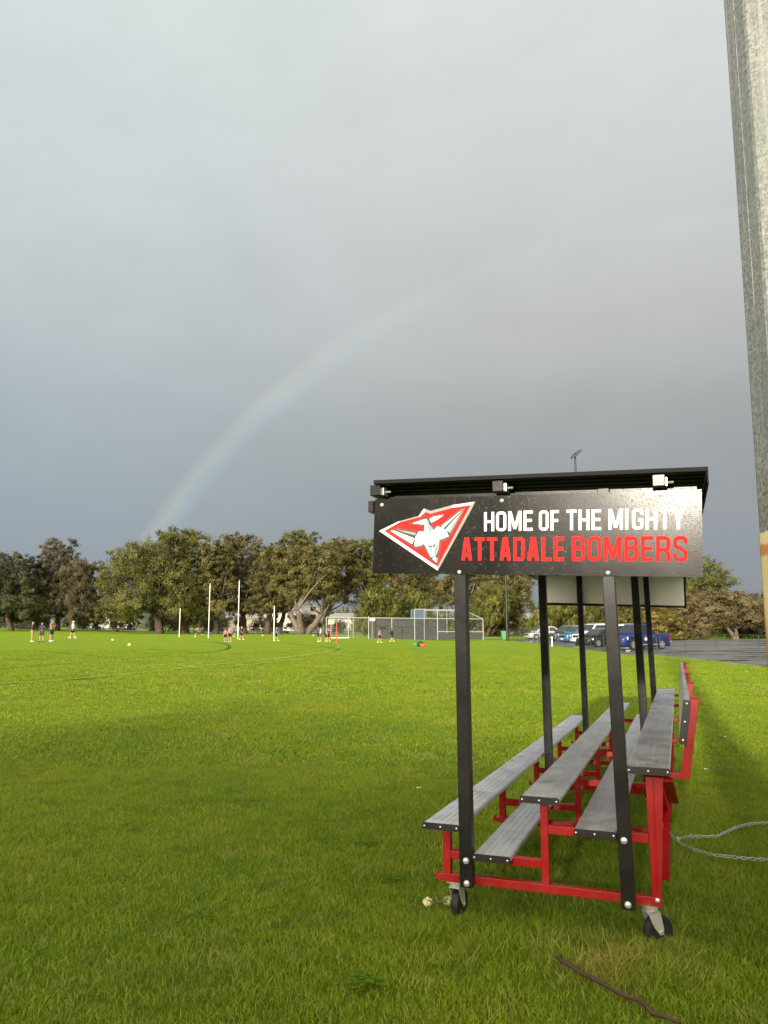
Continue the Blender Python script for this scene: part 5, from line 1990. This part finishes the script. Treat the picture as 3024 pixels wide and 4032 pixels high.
# sheet with ribs running across
rf = MB()
v = -.135
prof = []
while v < 5.66:
    prof += [(v, 0), (v + .055, 0), (v + .067, .016), (v + .088, .016)]
    v += .1
prof.append((v, 0))
ua, ub_ = -1.412, .300
for (y, dz) in prof:
    rf.v += [(ua, y, rw(ua) - .018 + .002 + dz), (ub_, y, rw(ub_) - .018 + .002 + dz), (ub_, y, rw(ub_) - .018 + .004 + dz), (ua, y, rw(ua) - .018 + .004 + dz)]
for k in range(len(prof) - 1):
    b = 4 * k
    for j in range(4):
        rf.f.append((b + j, b + (j + 1) % 4, b + 4 + (j + 1) % 4, b + 4 + j))
rf.build('roof_sheet', M_roofk, rig, fix=False)
fl_ = MB()
fl_.hexa([(ua, -.142, rw(ua) - .014), (ub_ + .01, -.142, rw(ub_) - .014), (ub_ + .01, -.1355, rw(ub_) - .014), (ua, -.1355, rw(ua) - .014),
          (ua, -.142, rw(ua) + .006), (ub_ + .01, -.142, rw(ub_) + .006), (ub_ + .01, -.1355, rw(ub_) + .006), (ua, -.1355, rw(ua) + .006)])
fl_.hexa([(ub_ + .003, -.1345, rw(ub_) - .075), (ub_ + .010, -.1345, rw(ub_) - .075), (ub_ + .010, 5.66, rw(ub_) - .075), (ub_ + .003, 5.66, rw(ub_) - .075),
          (ub_ + .003, -.1345, rw(ub_) + .006), (ub_ + .010, -.1345, rw(ub_) + .006), (ub_ + .010, 5.66, rw(ub_) + .006), (ub_ + .003, 5.66, rw(ub_) + .006)])
fl_.build('roof_flashing', M_roofk, rig)

# ---- sign board
SV = -.0735                                    # front face of the board in the bench's own frame
TL, TR, BR_, BL = (-1.430, 2.202), (.278, 2.153), (.261, 1.726), (-1.441, 1.785)


def board(v0, v1, quad, m, name, parent):
    return MB().prism([quad[3], quad[2], quad[1], quad[0]], v0, v1).build(name, m, parent)


sign = board(SV, SV + .005, (TL, TR, BR_, BL), M_sign, 'sign_board', rig)
Or = np.array(Ob)
Vn, Un, Wn = np.array(Vb), np.array(Ub), np.array(Wb)


def sp_(px, py, v=SV):
    """pixel of the photo -> (u, w) on the sign's plane"""
    r = ray(px, py)
    o_ = np.array([0, 0, EYE])
    t = ((Or + Vn * v - o_) @ Vn) / (r @ Vn)
    P_ = o_ + r * t - Or
    return float(P_ @ Un), float(P_ @ Wn)


def zd(x, y):
    return sp_(1400 + x * .42194, 1850 + y * .42194)


def offset_poly(P_, d):
    n_ = len(P_)
    ar = sum(P_[i][0] * P_[(i + 1) % n_][1] - P_[(i + 1) % n_][0] * P_[i][1] for i in range(n_))
    sg = 1 if ar > 0 else -1
    out = []
    for i in range(n_):
        p0, p1, p2 = Vector(P_[i - 1]), Vector(P_[i]), Vector(P_[(i + 1) % n_])
        a = (p1 - p0).normalized()
        b = (p2 - p1).normalized()
        na = Vector((a.y, -a.x)) * sg
        nb_ = Vector((b.y, -b.x)) * sg
        mm = na + nb_
        if mm.length < .2:
            mm = na
        mm.normalize()
        k = d / max(.45, mm.dot(na))
        out.append((p1.x + mm.x * k, p1.y + mm.y * k))
    return out


def flat(polys, v, name, m, parent, pix=True, grow=0.0):
    mb = MB()
    for P_ in polys:
        q = offset_poly(P_, grow) if grow else P_
        q = [zd(*p) for p in q] if pix else q
        i = len(mb.v)
        mb.v += [(u_, v, w_) for u_, w_ in q]
        mb.f.append(tuple(range(i, i + len(q))))
    me_ = bpy.data.meshes.new(name)
    me_.from_pydata(mb.v, [], mb.f)
    bm = bmesh.new()
    bm.from_mesh(me_)
    bmesh.ops.triangulate(bm, faces=bm.faces[:], ngon_method='EAR_CLIP')
    for f in bm.faces:
        if f.normal.y > 0:
            f.normal_flip()
    bm.to_mesh(me_)
    bm.free()
    me_.materials.append(m)
    o = bpy.data.objects.new(name, me_)
    COL.objects.link(o)
    o.parent = parent
    return o


emb = flat([[(220, 570), (405, 480), (590, 430), (640, 360), (700, 383), (900, 330), (1115, 298), (1095, 345), (768, 940)]], SV - .0006, 'emblem', M_signwhite, sign)
flat([[(768, 940), (1095, 345), (1115, 298), (1070, 330), (765, 905)], [(405, 480), (590, 430), (600, 442), (412, 492)], [(640, 360), (700, 383), (900, 330), (905, 354), (697, 411), (650, 393)]], SV - .0009, 'emblem_bevel', M_signgrey, sign)
flat([[(268, 570), (410, 490), (600, 441), (650, 393), (697, 411), (905, 354), (1074, 328), (765, 905)]], SV - .0012, 'emblem_red', M_signred, sign)
whites = [
    [(326, 570), (365, 568), (552, 640), (530, 692)],
    [(368, 553), (566, 588), (556, 613)],
    [(530, 500), (632, 466), (650, 458), (652, 512)],
    [(690, 462), (722, 440), (826, 420), (775, 458), (706, 494)],
    [(1004, 366), (985, 384), (830, 545), (800, 528)],
    [(1012, 368), (884, 592), (838, 558)],
    [(655, 450), (682, 470), (690, 510), (733, 562), (766, 527), (822, 548), (862, 596), (868, 624), (800, 656), (782, 652), (777, 745), (747, 812), (703, 815), (672, 750), (640, 690), (612, 712), (565, 722), (548, 708), (562, 620), (592, 575), (640, 580)],
    [(716, 828), (738, 816), (766, 820), (756, 866)],
]
flat([w_ for w_ in whites], SV - .0015, 'emblem_outline', M_signblack, sign, grow=15)
flat([[(362, 556), (400, 532), (455, 508), (640, 560), (625, 590)]], SV - .00165, 'emblem_outline', M_signblack, sign)
flat([[(388, 545), (456, 510), (628, 532), (628, 556), (612, 574)], [(722, 506), (862, 372), (934, 362), (768, 505), (736, 526)]], SV - .0018, 'emblem_red', M_signred, sign)
flat(whites, SV - .0021, 'emblem_head', M_signwhite, sign)
flat([[(655, 450), (682, 470), (690, 510), (733, 562), (712, 568), (694, 604), (676, 540)], [(766, 618), (778, 640), (777, 745), (747, 812), (728, 770), (742, 722), (762, 690)],
      [(368, 553), (566, 588), (556, 613), (470, 590)], [(1004, 366), (985, 384), (830, 545), (820, 536)], [(868, 624), (800, 656), (782, 652), (790, 640), (846, 622)],
      [(640, 690), (612, 712), (565, 722), (552, 712), (610, 698)], [(975, 405), (1012, 368), (884, 592), (862, 576)]], SV - .0024, 'emblem_shading', M_signgrey, sign)
flat([[(674, 694), (692, 704), (714, 706), (716, 730), (700, 728), (682, 714)], [(722, 732), (722, 706), (738, 692), (750, 678), (750, 696), (740, 716)],
      [(714, 824), (726, 812), (750, 806), (770, 812), (768, 822), (740, 817)], [(752, 822), (762, 822), (754, 852), (746, 840)]], SV - .0027, 'emblem_eyes', M_signblack, sign)

# lettering: condensed capitals drawn with strokes
ST = .205                                       # stroke as a share of the letter's width unit


def arc(cx_, cy_, rx, ry, a0, a1, n_=7):
    return [(cx_ + rx * math.cos(R(a0 + (a1 - a0) * k / n_)), cy_ + ry * math.sin(R(a0 + (a1 - a0) * k / n_))) for k in range(n_ + 1)]


def glyph(ch, s=.06, sy=.08, k=1.0):
    """(relative width, list of centre lines (closed flag, points)); box is w wide, 1 high"""
    h = 1.0
    W = .40
    l, r_, b, t = s, W - s, sy, h - sy
    rx, ry = min(.13 / k, (W - 2 * s) / 2 - .001), .13
    G = {
        'H': (W, [[(l, 0), (l, h)], [(r_, 0), (r_, h)], [(l, .5), (r_, .5)]]),
        'O': (W, [[(l, .22)] + arc(l + rx, b + ry, rx, ry, 180, 270) + arc(r_ - rx, b + ry, rx, ry, 270, 360) + arc(r_ - rx, t - ry, rx, ry, 0, 90) + arc(l + rx, t - ry, rx, ry, 90, 180) + [(l, .2)]]),
        'M': (.52, [[(l, 0), (l, h)], [(.52 - s, 0), (.52 - s, h)], [(l + .02, h - .02), (.26, .10)], [(.26, .10), (.50 - s, h - .02)]]),
        'E': (.35, [[(l, 0), (l, h)], [(l, t), (.35, t)], [(l, .51), (.32, .51)], [(l, b), (.35, b)]]),
        'F': (.34, [[(l, 0), (l, h)], [(l, t), (.34, t)], [(l, .49), (.31, .49)]]),
        'T': (.37, [[(0, t), (.37, t)], [(.185, 0), (.185, h - .02)]]),
        'I': (.17, [[(s, 0), (s, h)]]),
        'G': (W, [[(r_, .70)] + [(r_, t - ry)] + arc(r_ - rx, t - ry, rx, ry, 0, 90) + arc(l + rx, t - ry, rx, ry, 90, 180) + arc(l + rx, b + ry, rx, ry, 180, 270) + arc(r_ - rx, b + ry, rx, ry, 270, 360) + [(r_, .50)], [(r_ + s, .46), (W * .52, .46)]]),
        'Y': (.40, [[(.20, 0), (.20, .45)], [(.20, .40), (.07, h)], [(.20, .40), (.33, h)]]),
        'A': (.42, [[(.075, 0), (.185, h)], [(.345, 0), (.235, h)], [(.11, .25), (.31, .25)]]),
        'D': (W, [[(l, 0), (l, h)], [(l, t)] + [(r_ - rx, t)] + arc(r_ - rx, t - ry, rx, ry, 90, 0) + arc(r_ - rx, b + ry, rx, ry, 0, -90) + [(l, b)]]),
        'L': (.34, [[(l, 0), (l, h)], [(l, b), (.34, b)]]),
        'B': (W, [[(l, 0), (l, h)], [(l, t), (r_ - rx - .01, t)] + arc(r_ - rx - .01, t - ry, rx, ry, 90, 0) + arc(r_ - rx - .01, .53 + ry * .8, rx, ry * .8, 0, -90) + [(l, .53)],
                  [(l, .53), (r_ - rx, .53)] + arc(r_ - rx, .53 - ry * .8, rx, ry * .8, 90, 0) + arc(r_ - rx, b + ry, rx, ry, 0, -90) + [(l, b)]]),
        'R': (W, [[(l, 0), (l, h)], [(l, t), (r_ - rx, t)] + arc(r_ - rx, t - ry, rx, ry, 90, 0) + arc(r_ - rx, .46 + ry, rx, ry, 0, -90) + [(l, .46)], [(.245, .46), (r_, .30), (r_ + .015, 0)]]),
        'S': (W, [[(r_, .70), (r_, t - ry)] + arc(r_ - rx, t - ry, rx, ry, 0, 90) + arc(l + rx, t - ry, rx, ry, 90, 180) + [(l, .66), (l + .02, .585), (.20, .50), (r_ - .02, .40), (r_, .32)] + arc(r_ - rx, b + ry, rx, ry, 0, -90) + arc(l + rx, b + ry, rx, ry, -90, -180) + [(l, .32)]]),
    }
    return G[ch]


def word(txt, q, m, name, st=.142):
    """q = corners (left bottom, right bottom, right top, left top) on the sign plane"""
    gap = .075
    tot = sum(glyph(c)[0] for c in txt) + gap * (len(txt) - 1)
    LB, RB, RT, LT = [Vector(p) for p in q]
    kx = ((RB - LB).length / (LT - LB).length) / tot
    mb = MB()
    x = 0.0
    cnt = 0

    def mp(px_, py_):
        s_, t_ = px_ / tot, py_
        p = LB.lerp(RB, s_).lerp(LT.lerp(RT, s_), t_)
        return p

    for c in txt:
        wd_, strokes = glyph(c, st / 2 / kx, st / 2, kx)
        for stp in strokes:
            cnt += 1
            v_ = SV - .0004 - .00006 * (cnt % 5)
            P_ = [Vector((p[0] * kx, p[1])) for p in stp]
            P_ = [P_[0]] + [b for a, b in zip(P_, P_[1:]) if (a - b).length > 1e-5]
            L_, R__ = [], []
            for i, p in enumerate(P_):
                d0 = (P_[i] - P_[i - 1]).normalized() if i else None
                d1 = (P_[i + 1] - P_[i]).normalized() if i < len(P_) - 1 else None
                if d0 is None:
                    d0 = d1
                if d1 is None:
                    d1 = d0
                n0, n1 = Vector((-d0.y, d0.x)), Vector((-d1.y, d1.x))
                mm = (n0 + n1)
                mm = mm.normalized() if mm.length > .1 else n0
                k = (st / 2) / max(.5, mm.dot(n0))
                L_.append(p + mm * k)
                R__.append(p - mm * k)
            i0 = len(mb.v)
            for a, b in zip(L_, R__):
                for z in (a, b):
                    pt = mp(x + z.x / kx, min(1, max(0, z.y)))
                    mb.v.append((pt.x, v_, pt.y))
            for i in range(len(P_) - 1):
                k = i0 + 2 * i
                mb.f.append((k, k + 1, k + 3, k + 2))
        x += wd_ + gap
    o = mb.build(name, m, sign, fix=False)
    for p in o.data.polygons:
        if p.normal.y > 0:
            p.flip()
    return o


def z5(x, y):
    return sp_(1420 + x * .8439, 1740 + y * .8439)


for txt, x0, x1, yb0, yb1, yt0, yt1 in (('HOME', 576, 803, 417, 414, 328, 320), ('OF', 832, 925, 414, 413, 320, 318), ('THE', 961, 1122, 412, 411, 317, 314), ('MIGHTY', 1156, 1510, 410, 407, 313, 308)):
    word(txt, (z5(x0, yb0), z5(x1, yb1), z5(x1, yt1), z5(x0, yt0)), M_signwhite, 'lettering')
for txt, x0, x1, yb0, yb1, yt0, yt1 in (('ATTADALE', 468, 950, 553, 556, 446, 443), ('BOMBERS', 986, 1526, 556, 558, 442, 439)):
    word(txt, (z5(x0, yb0), z5(x1, yb1), z5(x1, yt1), z5(x0, yt0)), M_signred, 'lettering', .148)
for (x, y) in ((246, 327), (1365, 287), (968, 955)):
    u_, w_ = zd(x, y)
    MB().lathe((u_, SV, w_), (0, -1, 0), [(-.001, .0105), (.002, .0105), (.005, .007), (.006, .002)], 12).build('bolt', M_zinc, sign, smooth=True)
for (x, y) in ((1397, 246), (1154, 611)):
    u_, w_ = z5(x, y)
    MB().lathe((u_, SV, w_), (0, -1, 0), [(-.001, .0105), (.002, .0105), (.005, .007), (.006, .002)], 12).build('bolt', M_zinc, sign, smooth=True)

# far end board: black tray, its white back towards us
q2 = ((-1.40, 2.205), (.252, 2.155), (.243, 1.780), (-1.40, 1.838))
fb = board(5.512, 5.518, q2, M_sign, 'sign_board', rig)
fb['label'] = 'far end board showing its white back'
q3 = ((-1.375, 2.19), (.226, 2.14), (.222, 1.801), (-1.375, 1.857))
board(5.5065, 5.5115, q3, M_backwhite, 'back_panel', fb)
MB().bar((-1.39, 5.494, 1.834), (.238, 5.494, 1.788), .030, .018).build('lower_angle', M_black, fb)
#</bench>

#<near>
# ------------------------------------------------------------------ big galvanised pole at the right
pd, az0 = 4.0, 26.15
RP = .24
# place the octagon so that its left silhouette sits at az0 and the next edge at +1.35 deg
best = None
for da in np.linspace(2.6, 3.8, 80):
    for ph in np.linspace(0, 45, 60):
        cx_, cy_ = pd * math.sin(R(az0 + da)), pd * math.cos(R(az0 + da))
        A = sorted(math.degrees(math.atan2(cx_ + RP * math.cos(R(ph + 45 * k)), cy_ + RP * math.sin(R(ph + 45 * k)))) for k in range(8))
        near_ = sorted(math.degrees(math.atan2(cx_ + RP * math.cos(R(ph + 45 * k)), cy_ + RP * math.sin(R(ph + 45 * k)))) for k in range(8)
                       if math.hypot(cx_ + RP * math.cos(R(ph + 45 * k)), cy_ + RP * math.sin(R(ph + 45 * k))) < pd + .11)
        e_ = abs(A[0] - az0) + abs(near_[1] - (az0 + 1.38)) + (0 if near_[0] == A[0] else 1)
        if best is None or e_ < best[0]:
            best = (e_, cx_, cy_, ph)
_, pcx, pcy, pph = best
pole = empty('light_pole', (pcx, pcy, 0), 0, 'huge galvanised octagonal pole with rusty lower section at the right edge', 'pole')
m_ = MB()
lv = [(-.05, 1.045), (1.92, 1.0), (1.921, .985), (2.6, .975), (6.0, .925), (12.0, .83)]
for z, s_ in lv:
    for k in range(8):
        for sgn in (-1, 1):
            a_ = R(pph + 45 * k + sgn * 2.2)
            m_.v.append((RP * s_ * math.cos(a_), RP * s_ * math.sin(a_), z))
for i in range(len(lv) - 1):
    for k in range(16):
        a_, b_ = i * 16 + k, i * 16 + (k + 1) % 16
        m_.f.append((a_, b_, b_ + 16, a_ + 16))
m_.f.append(tuple(range((len(lv) - 1) * 16, len(lv) * 16)))
m_.build('shaft', M_galvpole, pole)
MB().tube([(0, 0, 0), (0, 0, .03)], .27, 24).build('base_plate', M_galvpole, pole)
# long weld ridge on the left face and a strap band
fa = [math.atan2(RP * math.sin(R(pph + 45 * k)), RP * math.cos(R(pph + 45 * k))) for k in range(8)]
kk = min(range(8), key=lambda k: math.atan2(pcx + RP * math.cos(fa[k]), pcy + RP * math.sin(fa[k])))
cands = [((fa[kk] + fa[(kk + 1) % 8]) / 2 if abs(fa[kk] - fa[(kk + 1) % 8]) < 3 else fa[kk] + R(22.5)), ((fa[kk] + fa[(kk - 1) % 8]) / 2 if abs(fa[kk] - fa[(kk - 1) % 8]) < 3 else fa[kk] - R(22.5))]
wa = min(cands, key=lambda a_: math.hypot(pcx + RP * math.cos(a_), pcy + RP * math.sin(a_)))
rI = RP * math.cos(R(22.5))
MB().tube([(rI * s_ * math.cos(wa) * 1.0, rI * s_ * math.sin(wa) * 1.0, z) for z, s_ in ((3.0, .972), (4.0, .957), (6.0, .927), (11.9, .834))], .0045, 6).build('weld_seam', M_galvpole, pole)

# ------------------------------------------------------------------ chains on the grass
def chain(pix, label, z0=.05, start=None, r=.0029):
    pts_ = []
    for (x, y) in pix:
        p = gp(x * DX, y * DX)
        pts_.append(Vector((p.x, p.y, p.z + z0)))
    if start:
        pts_ = start + pts_
    # resample
    cum = [0]
    for a, b in zip(pts_, pts_[1:]):
        cum.append(cum[-1] + (b - a).length)
    L_ = cum[-1]
    n_ = int(L_ / .026)
    root = empty('chain', pts_[0], 0, label, 'chain', 'galvanised chains between the bench and the pole')
    mb = MB()
    o_ = pts_[0]
    def P_(s):
        for i in range(len(cum) - 1):
            if s <= cum[i + 1]:
                return pts_[i].lerp(pts_[i + 1], (s - cum[i]) / max(1e-6, cum[i + 1] - cum[i]))
        return pts_[-1]
    rr = random.Random(3)
    for k in range(n_):
        s = L_ * (k + .5) / n_
        c = P_(s) - o_
        d = (P_(min(L_, s + .02)) - P_(max(0, s - .02))).normalized()
        side = d.cross(Vector((0, 0, 1))).normalized()
        upv = side.cross(d)
        a = (R(45) if k % 2 else R(-45)) + rr.uniform(-.2, .2)
        q = side * math.cos(a) + upv * math.sin(a)
        ring = []
        for j in range(11):
            th = 2 * math.pi * j / 10
            ring.append(c + d * (.0185 * math.cos(th)) + q * (.0095 * math.sin(th)))
        mb.tube(ring, r, 5, cap=False)
    mb.build('links', M_galv, root, smooth='all', fix=False)
    # small shackle at the bench end
    MB().tube([(0, -.02, 0), (0, -.015, .02), (0, .015, .02), (0, .02, 0)], .005, 6).build('shackle', M_zinc, root, smooth='all')
    return root


st = Ob + Ub * .012 + Vb * .30 + Wb * .42
st2 = Ob + Ub * .035 + Vb * .42 + Wb * .27
chain([(1445, 1812), (1456, 1826), (1470, 1838), (1500, 1852), (1540, 1864), (1600, 1871), (1640, 1874), (1700, 1878)], 'galvanised chain hanging from the red frame and trailing right over the grass, nearer one', start=[at(1429 * DX, 1786 * DX, 4.55), at(1437 * DX, 1800 * DX, 4.75)])
chain([(1464, 1830), (1490, 1822), (1520, 1823), (1550, 1822), (1570, 1813), (1590, 1803), (1610, 1797), (1635, 1793), (1700, 1790)], 'galvanised chain lying across the grass, farther one with a bend')

# ------------------------------------------------------------------ dead stick, fallen blossom sprig, litter
M_stick = mat('dead_wood', (.07, .035, .022), .8, build=speckle((.050, .026, .017), .45, 18, .8, bscale=60, bstr=.6))
px_ = [(1200, 2089), (1214, 2096), (1232, 2107), (1258, 2124), (1278, 2134), (1306, 2150), (1330, 2163), (1356, 2176), (1382, 2186), (1396, 2196), (1410, 2212), (1440, 2222), (1470, 2236)]
P_ = [gp(x * DX, y * DX) for x, y in px_]
o_ = P_[0].copy()
sk = MB().tube([p - o_ + Vector((0, 0, .040 + .002 * math.sin(i * 1.7))) for i, p in enumerate(P_)], [.006, .0085, .0095, .0082, .010, .009, .0082, .009, .008, .0092, .010, .008, .007], 8)
sk.tube([P_[7] - o_ + Vector((0, 0, .04)), P_[7] - o_ + Vector((.03, .03, .05)), P_[7] - o_ + Vector((.045, .07, .05))], [.006, .004, .002], 5)
so = sk.build('fallen_branch', M_stick, None, smooth='all')
so.location = o_
tag(so, 'brown crooked dead branch lying in the near grass at the bottom', 'branch')

M_petal = mat('cream_blossom', (.62, .58, .36), .6, build=speckle((.64, .60, .36), .2, 60, .6))
M_sleaf = mat('sprig_leaf', (.10, .13, .05), .5, build=speckle((.10, .13, .05), .3, 30, .5))
p = gp(950 * DX, 1955 * DX)
sprig = empty('blossom_sprig', (p.x - .02, p.y - .12, p.z + .05), .1, 'cream blossom sprig with green leaves fallen by the left castor', 'flower')
rs = np.random.default_rng(8)
for dx_ in (-.052, .055):
    V_, I_ = [], []
    for k in range(70):
        d = rs.normal(size=3)
        d /= np.linalg.norm(d)
        c = np.array([dx_, 0, .01]) + d * .021 * np.array([1, 1, .8])
        t_ = np.cross(d, rs.normal(size=3)) * .006
        u_ = np.cross(t_, d)
        V_ += [c - t_, c + u_, c + t_, c - u_ + d * .006]
    o = np_mesh('flower_head', V_, 4, np.arange(len(V_)), M_petal, None, sprig)
for (a, b) in (((-.03, 0, 0), (.035, -.02, .012)), ((0, 0, 0), (-.012, .03, .035)), ((.01, 0, 0), (-.035, -.028, .005)), ((.02, 0, 0), (.075, .02, .02))):
    a, b = Vector(a), Vector(b)
    d = b - a
    s = d.cross(Vector((0, 0, 1))).normalized() * .009
    m_ = MB()
    m_.v = [a, a + d * .45 + s + Vector((0, 0, .004)), b, a + d * .45 - s + Vector((0, 0, .004)), a + d * .5 - Vector((0, 0, .002))]
    m_.f = [(0, 1, 4), (1, 2, 4), (2, 3, 4), (3, 0, 4)]
    m_.build('leaf', M_sleaf, sprig, fix=False)
MB().tube([(-.05, 0, .004), (0, .002, .0), (.055, 0, .004)], .0022, 5).build('stem', M_sleaf, sprig)

M_litter = mat('pale_litter', (.55, .52, .42), .7)
lt = [(1648, 3124, 'pale curled leaf on the turf left of the bench'), (2940, 2649, 'small white scrap on the sunlit turf near the big pole'), (2782, 3048, 'pale brown torn leaf on the turf right of the bench'), (2857, 2916, 'small pale petal on the turf right of the backrest')]
for k, (x, y, lb) in enumerate(lt):
    p = gp(x, y)
    sz = .03 if k != 1 else .12
    m_ = MB()
    for j in range(3):
        a = j * 2.1 + k
        c = Vector((math.cos(a), math.sin(a), 0)) * sz * .5
        q = len(m_.v)
        m_.v += [c + Vector((-sz * .5, 0, .0)), c + Vector((0, sz * .3, .012)), c + Vector((sz * .5, 0, .006)), c + Vector((0, -sz * .3, .01))]
        m_.f.append((q, q + 1, q + 2, q + 3))
    o = m_.build('leaf_litter', M_litter, None, fix=False)
    o.location = p + Vector((0, 0, .045))
    tag(o, lb, 'leaf')

# clover and broad leaved weeds in the lawn
def m_clov(nt, bs):
    oi_ = nt.noise(gcoord(nt), 40, 2, .5)
    nt.l.new(nt.mix(oi_, (.040, .095, .008), (.085, .165, .010)), bs.inputs['Base Color'])


M_clover = mat('clover_leaf', (.06, .14, .03), .9, spec=.05, build=m_clov)
for (x, y, rad, nl, lb) in ((790 * DX, 1829 * DX, .09, 60, 'clover patch in the turf left of the bench'), (782 * DX, 2135 * DX, .08, 70, 'clover patch in the near turf at the bottom middle'),
                            (860 * DX, 1905 * DX, .07, 30, 'small dark clover patch left of the bench castor'), (435 * DX, 1985 * DX, .07, 30, 'dark weed patch in the near turf at left')):
    p = gp(x, y)
    V_, I_ = [], []
    for k in range(nl):
        dx_, dy_ = rs.normal(0, rad * .55, 2)
        h_ = rs.uniform(.02, .045)
        for j in range(3):
            a = rs.uniform(0, 6.28) if j == 0 else a + 2.09
            c = np.array([dx_, dy_, h_])
            d = np.array([math.cos(a), math.sin(a), .15]) * .011
            s_ = np.array([-math.sin(a), math.cos(a), 0]) * .008
            V_ += [c, c + d * .7 + s_, c + d * 1.1, c + d * .7 - s_]
    o = np_mesh('clover', V_, 4, np.arange(len(V_)), M_clover)
    o.location = p
    tag(o, lb, 'weed', kind='stuff')
#</near>
